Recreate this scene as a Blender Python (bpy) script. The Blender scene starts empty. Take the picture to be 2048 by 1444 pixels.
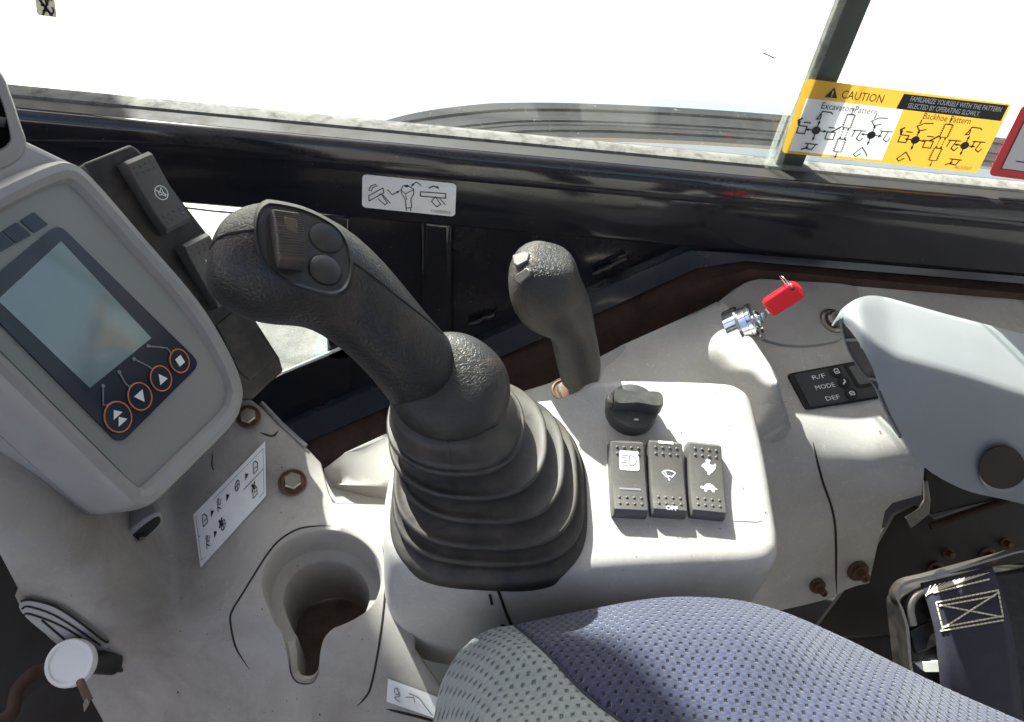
import bpy, bmesh, math, random
import numpy as np
from mathutils import Vector, Matrix
from mathutils.geometry import delaunay_2d_cdt
from mathutils.bvhtree import BVHTree
random.seed(4)
S = bpy.context.scene
COL = S.collection

# ------------------------------------------------------------------ camera
F, CX, CY = 1500.0, 1024.0, 722.0          # focal length and centre in photo pixels
CAM = Vector((0, 0, .42))                  # metres, level with z = 0 at the switch panel
_n = Vector((-224, 1554, 1500)).normalized(); _Z = -_n
_X = Vector((20400, 1493, 1500)); _X = (_X - _X.dot(_Z)*_Z).normalized(); _Y = _Z.cross(_X)
ROT = Matrix((_X, _Y, _Z))                 # photo axes (right, down, forward) -> world
cd = bpy.data.cameras.new('camera'); cam = bpy.data.objects.new('camera', cd); COL.objects.link(cam)
cd.sensor_width = 36; cd.lens = F/2048*36; cd.clip_start = .01; cd.clip_end = 500
B = Matrix((ROT.col[0], -ROT.col[1], -ROT.col[2])).transposed()
cam.matrix_world = Matrix.Translation(CAM) @ B.to_4x4()
S.camera = cam
S.render.resolution_x, S.render.resolution_y = 1024, 722

# ------------------------------------------------------------------ sky, sun, exposure
SUN_TRAVEL = Vector((.56, -.79, -.86)).normalized()     # from the front right, high
to_sun = -SUN_TRAVEL
elev = math.asin(to_sun.z)
W = bpy.data.worlds.new('World'); S.world = W; W.use_nodes = True
nt = W.node_tree; nt.nodes.clear()
sky = nt.nodes.new('ShaderNodeTexSky'); sky.sky_type = 'NISHITA'; sky.sun_disc = False
sky.sun_elevation = elev; sky.sun_rotation = math.atan2(to_sun.x, to_sun.y)
sky.air_density = .8; sky.dust_density = 3.5
bg = nt.nodes.new('ShaderNodeBackground'); bg.inputs[1].default_value = .085
wo = nt.nodes.new('ShaderNodeOutputWorld')
nt.links.new(sky.outputs[0], bg.inputs[0]); nt.links.new(bg.outputs[0], wo.inputs[0])
sd = bpy.data.lights.new('sun', 'SUN'); sd.energy = 5.0; sd.angle = math.radians(.5); sd.color = (1, .96, .9)
sun = bpy.data.objects.new('sun', sd); COL.objects.link(sun)
sun.rotation_euler = SUN_TRAVEL.to_track_quat('-Z', 'Y').to_euler()
S.view_settings.view_transform = 'Standard'; S.view_settings.look = 'None'
S.view_settings.gamma = 1; S.view_settings.exposure = 1.95; S.view_settings.use_curve_mapping = False
S.render.engine = 'CYCLES'
S.cycles.max_bounces = 10; S.cycles.transparent_max_bounces = 16

# ------------------------------------------------------------------ finding points: photo pixel -> place on a real plane
def ray(px, py): return (ROT @ Vector((px-CX, py-CY, F))).normalized()
def hit(px, py, p, n):
    d = ray(px, py); return CAM + d*((Vector(p)-CAM).dot(n)/d.dot(n))
def hz(px, py, z): return hit(px, py, (0, 0, z), Vector((0, 0, 1)))
def hy(px, py, y): return hit(px, py, (0, y, 0), Vector((0, 1, 0)))
def hd(px, py, d): return CAM + ray(px, py)*d
def zc(w): return (Vector(w)-CAM).dot(ROT.col[2])
def pixel(w):
    c = ROT.transposed() @ (Vector(w)-CAM); return CX+F*c.x/c.z, CY+F*c.y/c.z
class Plane:
    def __init__(s, p, n): s.p = Vector(p); s.n = Vector(n).normalized()
    def __call__(s, px, py, off=0): return hit(px, py, s.p+s.n*off, s.n)
def cr(pts, k=6, closed=True):
    """Catmull-Rom through points (any dimension)."""
    P = [np.array(p, float) for p in pts]; n = len(P); out = []
    rng = range(n) if closed else range(n-1)
    for i in rng:
        if closed: a, b, c, d = P[i-1], P[i], P[(i+1) % n], P[(i+2) % n]
        else: a, b, c, d = P[max(i-1, 0)], P[i], P[i+1], P[min(i+2, n-1)]
        for j in range(k):
            t = j/k
            out.append(.5*((2*b)+(c-a)*t+(2*a-5*b+4*c-d)*t*t+(3*b-a-3*c+d)*t**3))
    if not closed: out.append(P[-1])
    return [tuple(p) for p in out]
def roundpoly(pts, r, k=5):
    """polygon with rounded corners (2-D)."""
    out = []; n = len(pts)
    for i in range(n):
        a, b, c = (Vector(pts[i-1][:2]), Vector(pts[i][:2]), Vector(pts[(i+1) % n][:2]))
        rr = min(r, (a-b).length*.45, (c-b).length*.45)
        p, q = b+(a-b).normalized()*rr, b+(c-b).normalized()*rr
        for j in range(k+1):
            t = j/k; out.append(tuple((1-t)**2*p+2*t*(1-t)*b+t*t*q))
    return out

# ------------------------------------------------------------------ object helpers
WM = {}
BV = {}
def tag(o, label=None, cat=None, group=None, kind=None):
    if label: o['label'] = label
    if cat: o['category'] = cat
    if group: o['group'] = group
    if kind: o['kind'] = kind
    return o
def thing(name, loc, label, cat, group=None, M=None):
    o = bpy.data.objects.new(name, None); COL.objects.link(o); o.empty_display_size = .02
    M = M if M is not None else Matrix.Translation(Vector(loc)); o.matrix_world = M; WM[o] = M
    return tag(o, label, cat, group)
def mesh(name, vs, fs, mat, parent=None, local=False, smooth=True, ang=38, uv=None):
    vs = [Vector(v) for v in vs]
    if parent is not None:
        M = WM[parent]
        if not local: inv = M.inverted(); lv = [inv @ v for v in vs]; wv = vs
        else: lv = vs; wv = [M @ v for v in vs]
    else:
        lo = Vector((sum(v.x for v in vs)/len(vs), sum(v.y for v in vs)/len(vs), min(v.z for v in vs)))
        M = Matrix.Translation(lo); lv = [v-lo for v in vs]; wv = vs
    me = bpy.data.meshes.new(name); me.from_pydata([tuple(v) for v in lv], [], [list(f) for f in fs])
    bm = bmesh.new(); bm.from_mesh(me); bmesh.ops.recalc_face_normals(bm, faces=bm.faces); bm.to_mesh(me); bm.free()
    if uv:
        ul = me.uv_layers.new(name='UVMap')
        for l in me.loops: ul.data[l.index].uv = uv[l.vertex_index]
    if mat: me.materials.append(mat)
    if smooth:
        me.shade_smooth()
        if ang < 179: me.set_sharp_from_angle(angle=math.radians(ang))
    o = bpy.data.objects.new(name, me); COL.objects.link(o)
    if parent is not None: o.parent = parent; WM[o] = M
    else: o.location = M.translation; WM[o] = M
    BV[o] = BVHTree.FromPolygons([tuple(v) for v in wv], [list(f) for f in fs])
    return o
def cast(o, px, py, off=0):
    """the point of a built surface seen along a sight line."""
    loc, nrm, i, d = BV[o].ray_cast(CAM, ray(px, py))
    if loc is None:
        loc, nrm, i, d = BV[o].find_nearest(hd(px, py, .5))
    if nrm.dot(ray(px, py)) > 0: nrm = -nrm
    return loc+nrm*off, nrm
def bevel(o, w, seg=2, ang=35):
    m = o.modifiers.new('bevel', 'BEVEL'); m.width = w; m.segments = seg; m.limit_method = 'ANGLE'; m.angle_limit = math.radians(ang); m.harden_normals = False
    return o
def subd(o, l=1):
    m = o.modifiers.new('sub', 'SUBSURF'); m.levels = m.render_levels = l; return o
def prism(name, poly, n, t, mat, parent=None, bev=0, seg=2, local=False, ang=38):
    """polygon (3-D, in one plane) thickened by t along -n."""
    n = Vector(n).normalized(); k = len(poly); vs = [Vector(p) for p in poly]+[Vector(p)-n*t for p in poly]
    fs = [list(range(k)), list(range(2*k-1, k-1, -1))]+[[i, (i+1) % k, k+(i+1) % k, k+i] for i in range(k)]
    o = mesh(name, vs, fs, mat, parent, local, True, ang)
    if bev: bevel(o, bev, seg)
    return o
def loft(name, rings, mat, parent=None, cap=(True, True), closed=True, sub=0, local=False, ang=60, uvs=None):
    k = len(rings[0]); assert all(len(r) == k for r in rings), name
    vs = [Vector(p) for r in rings for p in r]; fs = []
    for a in range(len(rings)-1):
        for i in range(k if closed else k-1):
            j = (i+1) % k; fs.append([a*k+i, a*k+j, (a+1)*k+j, (a+1)*k+i])
    if closed and cap[0]: fs.append(list(range(k))[::-1])
    if closed and cap[1]: fs.append([(len(rings)-1)*k+i for i in range(k)])
    o = mesh(name, vs, fs, mat, parent, local, True, ang)
    if sub: subd(o, sub)
    return o
def frame_of(t):
    t = Vector(t).normalized(); u = t.orthogonal().normalized(); return u, t.cross(u)
def tube(name, pts, r, mat, parent=None, k=8, closed=False, local=False):
    P = [Vector(p) for p in pts]; rings = []; u = None
    for i, p in enumerate(P):
        a = P[i-1] if (i or closed) else p; b = P[(i+1) % len(P)] if (i < len(P)-1 or closed) else p
        t = (b-a).normalized()
        u = t.orthogonal().normalized() if u is None else (u-u.dot(t)*t).normalized()
        v = t.cross(u); rr = r[i] if isinstance(r, (list, tuple)) else r
        rings.append([p+(u*math.cos(q)+v*math.sin(q))*rr for q in [2*math.pi*j/k for j in range(k)]])
    if closed: rings.append(rings[0]); return loft(name, rings, mat, parent, (False, False), local=local)
    return loft(name, rings, mat, parent, local=local)
def lathe(name, base, axis, prof, mat, parent=None, k=32, local=False, ang=35, sx=1, ux=None):
    """profile [(radius, height)] turned round an axis."""
    axis = Vector(axis).normalized(); base = Vector(base)
    if ux is None: u, v = frame_of(axis)
    else: u = Vector(ux).normalized(); v = axis.cross(u)
    rings = [[base+axis*h+(u*math.cos(q)*sx+v*math.sin(q))*max(r, 1e-5) for q in [2*math.pi*j/k for j in range(k)]] for r, h in prof]
    return loft(name, rings, mat, parent, local=local, ang=ang)
def hexbolt(name, base, axis, r, h, mat, parent, washer=1.5, k=6):
    a = Vector(axis).normalized(); u, v = frame_of(a); base = Vector(base)
    w = lathe(name, base, a, [(r*washer, 0), (r*washer, .0016), (r*washer*.9, .0022), (r*washer*.8, .0010), (r*1.05, .0010)], M_rustbolt, parent, 24)
    ring = lambda rr, hh: [base+a*hh+(u*math.cos(q)+v*math.sin(q))*rr for q in [2*math.pi*j/k for j in range(k)]]
    hd_ = loft('bolt_head', [ring(r, .002), ring(r, h*.85), ring(r*.85, h)], mat, w, ang=30)
    return w
def rbf(ctrl):
    """thin-plate surface through control points: photo position -> 1/depth."""
    P = np.array([c[:2] for c in ctrl], float)/1000; n = len(P)
    w = []
    for c in ctrl:
        s = c[2]; p = s if isinstance(s, Vector) else (hz(c[0], c[1], s) if not isinstance(s, tuple) else hy(c[0], c[1], s[1]))
        w.append(1/zc(p))
    def U(r2): return np.where(r2 > 1e-12, r2*np.log(r2+1e-12), 0)
    A = np.zeros((n+3, n+3)); d2 = ((P[:, None]-P[None])**2).sum(-1); A[:n, :n] = U(d2)+np.eye(n)*1e-4
    A[:n, n] = 1; A[:n, n+1:] = P; A[n, :n] = 1; A[n+1:, :n] = P.T
    c = np.linalg.solve(A, np.concatenate([w, [0, 0, 0]]))
    def f(px, py):
        q = np.array([px, py])/1000; r2 = ((P-q)**2).sum(-1)
        iz = float(U(r2) @ c[:n]+c[n]+q @ c[n+1:])
        d = ROT @ Vector((px-CX, py-CY, F)); return CAM+d/(F*iz)
    return f
def inside(p, poly):
    x, y = p[:2]; c = False; n = len(poly)
    for i in range(n):
        x1, y1 = poly[i-1][:2]; x2, y2 = poly[i][:2]
        if (y1 > y) != (y2 > y) and x < (x2-x1)*(y-y1)/(y2-y1)+x1: c = not c
    return c
def sheet(name, outline, surf, step, mat, parent=None, holes=(), lip=(), holelip=(), ang=60, uvf=None, sub=0):
    """moulded skin: outline and holes triangulated, laid on the surface surf(px,py), edges turned down along lip offsets."""
    loops = [list(outline)]+[list(h) for h in holes]
    pts = []; edges = []
    for L in loops:
        b = len(pts); pts += [Vector(p[:2]) for p in L]; edges += [(b+i, b+(i+1) % len(L)) for i in range(len(L))]
    xs = [p[0] for p in outline]; ys = [p[1] for p in outline]
    x = min(xs)
    row = 0
    bnd = [Vector(p[:2]) for L in loops for p in L]
    while x < max(xs):
        y = min(ys)+(step/2 if row % 2 else 0)
        while y < max(ys):
            if inside((x, y), outline) and not any(inside((x, y), h) for h in holes) and min((Vector((x, y))-q).length_squared for q in bnd) > (step*.45)**2:
                pts.append(Vector((x, y)))
            y += step
        x += step*.87; row += 1
    v2, e2, f2, _, _, _ = delaunay_2d_cdt(pts, edges, [], 0, 1e-4)
    F2 = []
    for f in f2:
        c = sum((v2[i] for i in f), Vector((0, 0)))/len(f)
        if inside(c, outline) and not any(inside(c, h) for h in holes): F2.append(list(f))
    vs = [surf(p.x, p.y) for p in v2]; P2 = [tuple(p) for p in v2]
    cnt = {}
    for f in F2:
        for i in range(len(f)):
            a, b = f[i-1], f[i]; cnt.setdefault((min(a, b), max(a, b)), []).append((a, b))
    be = [e[0] for e in cnt.values() if len(e) == 1]
    def onhole(i): return any(min((Vector(q[:2])-Vector(P2[i])).length for q in h) < .01 for h in holes)
    hole_v = set(i for e in be for i in e if holes and onhole(i))
    for offs, sel in ((lip, False), (holelip, True)):
        cur = [(a, b) for a, b in be if ((a in hole_v and b in hole_v) == sel)]
        prev = {i: i for e in cur for i in e}
        base = {i: vs[i].copy() for i in prev}
        for o_ in offs:
            new = {}
            for i in base:
                new[i] = len(vs); off = o_(base[i], P2[i]) if callable(o_) else Vector(o_); vs.append(base[i]+off); P2.append(P2[i])
            for a, b in cur: F2.append([prev[b], prev[a], new[a], new[b]])
            prev = new
    uv = [uvf(v, p) for v, p in zip(vs, P2)] if uvf else None
    o = mesh(name, vs, F2, mat, parent, ang=ang, uv=uv)
    if sub: subd(o, sub)
    return o
def strip(name, lines, mat, parent=None, ang=30):
    """open surface through a few 3-D polylines of equal length."""
    return loft(name, lines, mat, parent, closed=False, ang=ang)
def body(name, st, mat, parent=None, k=28, e=2.0, sub=1, up=None):
    """limb-like solid: stations (px,py,distance,half width px,half depth m[,exponent])."""
    C = [hd(s[0], s[1], s[2]) for s in st]; rings = []
    for i, s in enumerate(st):
        t = (C[min(i+1, len(C)-1)]-C[max(i-1, 0)]).normalized()
        v = (CAM-C[i]).normalized(); v = (v-v.dot(t)*t).normalized(); p = t.cross(v)
        hw = s[3]*zc(C[i])/F; ex = 2/(s[5] if len(s) > 5 else e)
        rings.append([C[i]+p*hw*math.copysign(abs(math.cos(q))**ex, math.cos(q))+v*s[4]*math.copysign(abs(math.sin(q))**ex, math.sin(q)) for q in [2*math.pi*j/k for j in range(k)]])
    return loft(name, rings, mat, parent, sub=sub, ang=180)

# ------------------------------------------------------------------ flat print
class Print:
    """a flat rectangle (TL, TR, BR, BL in 3-D); u to the right, v down, both 0..1."""
    def __init__(s, c, n=None):
        s.c = [Vector(p) for p in c]
        s.n = (s.c[1]-s.c[0]).cross(s.c[0]-s.c[3]).normalized() if n is None else Vector(n).normalized()
        s.w = (s.c[1]-s.c[0]).length; s.h = (s.c[3]-s.c[0]).length
    def at(s, u, v, off=0):
        a = s.c[0].lerp(s.c[1], u); b = s.c[3].lerp(s.c[2], u); return a.lerp(b, v)+s.n*off
    def geo(s, polys=(), lines=(), off=.0003):
        vs, fs = [], []
        for p in polys:
            b = len(vs); vs += [s.at(u, v, off) for u, v in p]; fs.append(list(range(b, b+len(p))))
        for pts, wd in lines:
            for (u0, v0), (u1, v1) in zip(pts, pts[1:]):
                d = Vector(((u1-u0)*s.w, (v1-v0)*s.h)); L = d.length
                if L < 1e-9: continue
                d /= L; nx, ny = -d.y*wd/2/s.w, d.x*wd/2/s.h; ex, ey = d.x*wd*.3/s.w, d.y*wd*.3/s.h
                b = len(vs)
                vs += [s.at(u0-ex+nx, v0-ey+ny, off), s.at(u1+ex+nx, v1+ey+ny, off), s.at(u1+ex-nx, v1+ey-ny, off), s.at(u0-ex-nx, v0-ey-ny, off)]
                fs.append([b, b+1, b+2, b+3])
        return vs, fs
    def draw(s, name, mat, parent, polys=(), lines=(), off=.0003, local=False):
        vs, fs = s.geo(polys, lines, off)
        return mesh(name, vs, fs, mat, parent, local, smooth=False)
    def text(s, name, txt, u, v, h, mat, parent, width=None, off=.0003, shear=0, rot=0, bold=0, local=False, align='LEFT'):
        """text with its baseline start at (u,v), capital height h (in v), fitted to width (in u)."""
        c = bpy.data.curves.new('t', 'FONT'); c.body = txt; c.size = 1; c.resolution_u = 2; c.shear = shear; c.offset = bold
        o = bpy.data.objects.new('t', c); COL.objects.link(o)
        dg = bpy.context.evaluated_depsgraph_get(); me = bpy.data.meshes.new_from_object(o.evaluated_get(dg))
        vv = [x.co.copy() for x in me.vertices]; ff = [list(p.vertices) for p in me.polygons]
        bpy.data.objects.remove(o); bpy.data.curves.remove(c); bpy.data.meshes.remove(me)
        if not vv: return None
        x0 = min(q.x for q in vv); x1 = max(q.x for q in vv); sy = h/.69
        sx = width/(x1-x0) if width else sy*s.h/s.w
        out = []
        for q in vv:
            a, b = (q.x-x0)*sx, -q.y*sy
            if rot:
                A, Bq = a*s.w, b*s.h; ca, sa = math.cos(rot), math.sin(rot); a, b = (A*ca-Bq*sa)/s.w, (A*sa+Bq*ca)/s.h
            out.append(s.at(u+a, v+b, off))
        return mesh(name, out, ff, mat, parent, local, smooth=False)
class Wrap(Print):
    """print that follows a moulded surface: corners are photo positions on it."""
    def __init__(s, surf, q):
        s.q = [Vector(p) for p in q]; s.f = surf; c = [surf(*p) for p in q]; Print.__init__(s, c)
        if s.n.dot(CAM-c[0]) < 0: s.n = -s.n
    def at(s, u, v, off=0):
        a = s.q[0].lerp(s.q[1], u).lerp(s.q[3].lerp(s.q[2], u), v); return s.f(a.x, a.y)+s.n*off
def circ(u, v, ru, rv, n=20, a0=0, a1=2*math.pi):
    return [(u+ru*math.cos(a0+(a1-a0)*i/n), v+rv*math.sin(a0+(a1-a0)*i/n)) for i in range(n+(0 if abs(a1-a0-2*math.pi) < 1e-6 else 1))]

# ------------------------------------------------------------------ materials
def new_mat(name):
    m = bpy.data.materials.new(name); m.use_nodes = True
    return m, m.node_tree, m.node_tree.nodes['Principled BSDF']
def nd(nt, t, **kw):
    n = nt.nodes.new(t)
    for k, v in kw.items():
        if k.startswith('i_'):
            key = k[2:]; key = int(key) if key.isdigit() else key; n.inputs[key].default_value = v
        else: setattr(n, k, v)
    return n
def ramp(nt, src, a, b, c0=(0, 0, 0, 1), c1=(1, 1, 1, 1)):
    r = nd(nt, 'ShaderNodeValToRGB'); r.color_ramp.elements[0].position = a; r.color_ramp.elements[1].position = b
    r.color_ramp.elements[0].color = c0; r.color_ramp.elements[1].color = c1; nt.links.new(src, r.inputs[0]); return r.outputs[0]
def rgba(c): return (c[0], c[1], c[2], 1)
def pbr(name, col, rough=.5, metal=0, grain=0, gscale=1500, dirt=0, dcol=(.2, .12, .075), dscale=14, coat=0, spec=.5, var=.06, scratch=0, lo=.45, hi=.75, speck=0):
    """painted or moulded surface: colour, slight unevenness, dust in patches, fine grain, scratches."""
    m, t, b = new_mat(name); L = t.links.new
    tc = nd(t, 'ShaderNodeTexCoord').outputs['Object']
    b.inputs['Roughness'].default_value = rough; b.inputs['Metallic'].default_value = metal
    b.inputs['Coat Weight'].default_value = coat; b.inputs['Coat Roughness'].default_value = .08; b.inputs['Specular IOR Level'].default_value = spec
    n1 = nd(t, 'ShaderNodeTexNoise', i_Scale=dscale, i_Detail=7.0, i_Roughness=.65); L(tc, n1.inputs['Vector'])
    mx = nd(t, 'ShaderNodeMix', data_type='RGBA'); mx.inputs['A'].default_value = rgba([c*(1-var) for c in col]); mx.inputs['B'].default_value = rgba([min(1, c*(1+var)) for c in col])
    L(n1.outputs['Fac'], mx.inputs['Factor']); out = mx.outputs['Result']
    if dirt:
        n2 = nd(t, 'ShaderNodeTexNoise', i_Scale=dscale*1.7, i_Detail=9.0, i_Roughness=.7, i_Distortion=.4); mp = nd(t, 'ShaderNodeMapping'); mp.inputs['Location'].default_value = (3.1, 1.7, .4)
        L(tc, mp.inputs[0]); L(mp.outputs[0], n2.inputs['Vector'])
        f = ramp(t, n2.outputs['Fac'], lo, hi, (0, 0, 0, 1), (dirt, dirt, dirt, 1))
        m2 = nd(t, 'ShaderNodeMix', data_type='RGBA'); m2.inputs['B'].default_value = rgba(dcol); L(f, m2.inputs['Factor']); L(out, m2.inputs['A']); out = m2.outputs['Result']
        ra = nd(t, 'ShaderNodeMath', operation='MULTIPLY_ADD'); ra.inputs[1].default_value = .35; ra.inputs[2].default_value = rough; L(f, ra.inputs[0]); L(ra.outputs[0], b.inputs['Roughness'])
    if speck:
        n5 = nd(t, 'ShaderNodeTexNoise', i_Scale=420.0, i_Detail=3.0); L(tc, n5.inputs['Vector'])
        f5 = ramp(t, n5.outputs['Fac'], .72, .80, (0, 0, 0, 1), (speck, speck, speck, 1))
        m5 = nd(t, 'ShaderNodeMix', data_type='RGBA'); m5.inputs['B'].default_value = (.5, .45, .4, 1); L(f5, m5.inputs['Factor']); L(out, m5.inputs['A']); out = m5.outputs['Result']
    if scratch:
        n3 = nd(t, 'ShaderNodeTexNoise', i_Scale=38.0, i_Detail=2.0, i_Distortion=3.5); L(tc, n3.inputs['Vector'])
        ab = nd(t, 'ShaderNodeMath', operation='SUBTRACT'); L(n3.outputs['Fac'], ab.inputs[0]); ab.inputs[1].default_value = .5
        a2 = nd(t, 'ShaderNodeMath', operation='ABSOLUTE'); L(ab.outputs[0], a2.inputs[0])
        f = ramp(t, a2.outputs[0], 0, .008, (scratch, scratch, scratch, 1), (0, 0, 0, 1))
        m3 = nd(t, 'ShaderNodeMix', data_type='RGBA'); m3.inputs['B'].default_value = rgba([min(1, c*1.5+.05) for c in col]); L(f, m3.inputs['Factor']); L(out, m3.inputs['A']); out = m3.outputs['Result']
    L(out, b.inputs['Base Color'])
    if grain:
        n4 = nd(t, 'ShaderNodeTexNoise', i_Scale=gscale, i_Detail=2.0); L(tc, n4.inputs['Vector'])
        bp = nd(t, 'ShaderNodeBump', i_Strength=grain, i_Distance=.0004); L(n4.outputs['Fac'], bp.inputs['Height']); L(bp.outputs[0], b.inputs['Normal'])
    return m
def leather(name, col, scale=290, strength=.5, rough=.5, dirt=.5):
    m = pbr(name, col, rough, dirt=dirt, dscale=22, lo=.5, hi=.82, dcol=(.15, .085, .05)); t = m.node_tree; L = t.links.new; b = t.nodes['Principled BSDF']
    tc = nd(t, 'ShaderNodeTexCoord').outputs['Object']
    w = nd(t, 'ShaderNodeTexNoise', i_Scale=scale*.5, i_Detail=2.0); L(tc, w.inputs['Vector'])
    mx = nd(t, 'ShaderNodeMix', data_type='RGBA', i_Factor=.006); L(tc, mx.inputs['A']); L(w.outputs['Color'], mx.inputs['B'])
    v = nd(t, 'ShaderNodeTexVoronoi', feature='DISTANCE_TO_EDGE', i_Scale=scale); L(mx.outputs['Result'], v.inputs['Vector'])
    r = ramp(t, v.outputs['Distance'], 0, .16)
    n = nd(t, 'ShaderNodeTexNoise', i_Scale=1800.0, i_Detail=2.0); L(tc, n.inputs['Vector'])
    b1 = nd(t, 'ShaderNodeBump', i_Strength=strength, i_Distance=.00028); L(r, b1.inputs['Height'])
    b2 = nd(t, 'ShaderNodeBump', i_Strength=.12, i_Distance=.0004); L(n.outputs['Fac'], b2.inputs['Height']); L(b1.outputs[0], b2.inputs['Normal']); L(b2.outputs[0], b.inputs['Normal'])
    return m
def flat(name, col, rough=.5, emit=0):
    m, t, b = new_mat(name); b.inputs['Base Color'].default_value = rgba(col); b.inputs['Roughness'].default_value = rough
    return m
def glass_mat(name, dust=.06, tint=(.96, 1, .98), dscale=30):
    m, t, b = new_mat(name); L = t.links.new; t.nodes.remove(b); o = t.nodes['Material Output']
    tr = nd(t, 'ShaderNodeBsdfTransparent'); tr.inputs[0].default_value = rgba(tint)
    gl = nd(t, 'ShaderNodeBsdfGlossy'); gl.inputs['Roughness'].default_value = .02
    ge = nd(t, 'ShaderNodeNewGeometry'); dt = nd(t, 'ShaderNodeVectorMath', operation='DOT_PRODUCT'); L(ge.outputs['Normal'], dt.inputs[0]); L(ge.outputs['Incoming'], dt.inputs[1])
    ab = nd(t, 'ShaderNodeMath', operation='ABSOLUTE'); L(dt.outputs['Value'], ab.inputs[0]); om = nd(t, 'ShaderNodeMath', operation='SUBTRACT'); om.inputs[0].default_value = 1; L(ab.outputs[0], om.inputs[1])
    pw = nd(t, 'ShaderNodeMath', operation='POWER'); L(om.outputs[0], pw.inputs[0]); pw.inputs[1].default_value = 5
    fr = nd(t, 'ShaderNodeMath', operation='MULTIPLY_ADD'); L(pw.outputs[0], fr.inputs[0]); fr.inputs[1].default_value = .96; fr.inputs[2].default_value = .04; ms = nd(t, 'ShaderNodeMixShader'); L(fr.outputs[0], ms.inputs[0]); L(tr.outputs[0], ms.inputs[1]); L(gl.outputs[0], ms.inputs[2])
    df = nd(t, 'ShaderNodeBsdfDiffuse'); df.inputs[0].default_value = (.75, .72, .66, 1)
    tl = nd(t, 'ShaderNodeBsdfTranslucent'); tl.inputs[0].default_value = (.75, .72, .66, 1)
    md = nd(t, 'ShaderNodeMixShader', i_Fac=.5); L(df.outputs[0], md.inputs[1]); L(tl.outputs[0], md.inputs[2])
    tc = nd(t, 'ShaderNodeTexCoord').outputs['Object']
    n1 = nd(t, 'ShaderNodeTexNoise', i_Scale=dscale, i_Detail=8.0, i_Roughness=.7); L(tc, n1.inputs[0])
    n2 = nd(t, 'ShaderNodeTexNoise', i_Scale=260.0, i_Detail=3.0, i_Distortion=1.5); L(tc, n2.inputs[0])
    a = ramp(t, n1.outputs['Fac'], .3, .8, (dust*.4,)*3+(1,), (dust*1.6,)*3+(1,)); c = ramp(t, n2.outputs['Fac'], .70, .74, (0, 0, 0, 1), (.35, .35, .35, 1))
    ad = nd(t, 'ShaderNodeMath', operation='ADD', use_clamp=True); L(a, ad.inputs[0]); L(c, ad.inputs[1])
    me = nd(t, 'ShaderNodeMixShader'); L(ad.outputs[0], me.inputs[0]); L(ms.outputs[0], me.inputs[1]); L(md.outputs[0], me.inputs[2]); L(me.outputs[0], o.inputs[0])
    return m
def backlit(m, amt=.5):
    """thin film that lets part of the daylight behind it through."""
    t = m.node_tree; L = t.links.new; b = t.nodes['Principled BSDF']; o = t.nodes['Material Output']
    tl = nd(t, 'ShaderNodeBsdfTranslucent'); ms = nd(t, 'ShaderNodeMixShader', i_Fac=amt)
    src = b.inputs['Base Color']
    if src.is_linked: L(src.links[0].from_socket, tl.inputs[0])
    else: tl.inputs[0].default_value = src.default_value
    L(b.outputs[0], ms.inputs[1]); L(tl.outputs[0], ms.inputs[2]); L(ms.outputs[0], o.inputs[0]); return m
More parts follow.
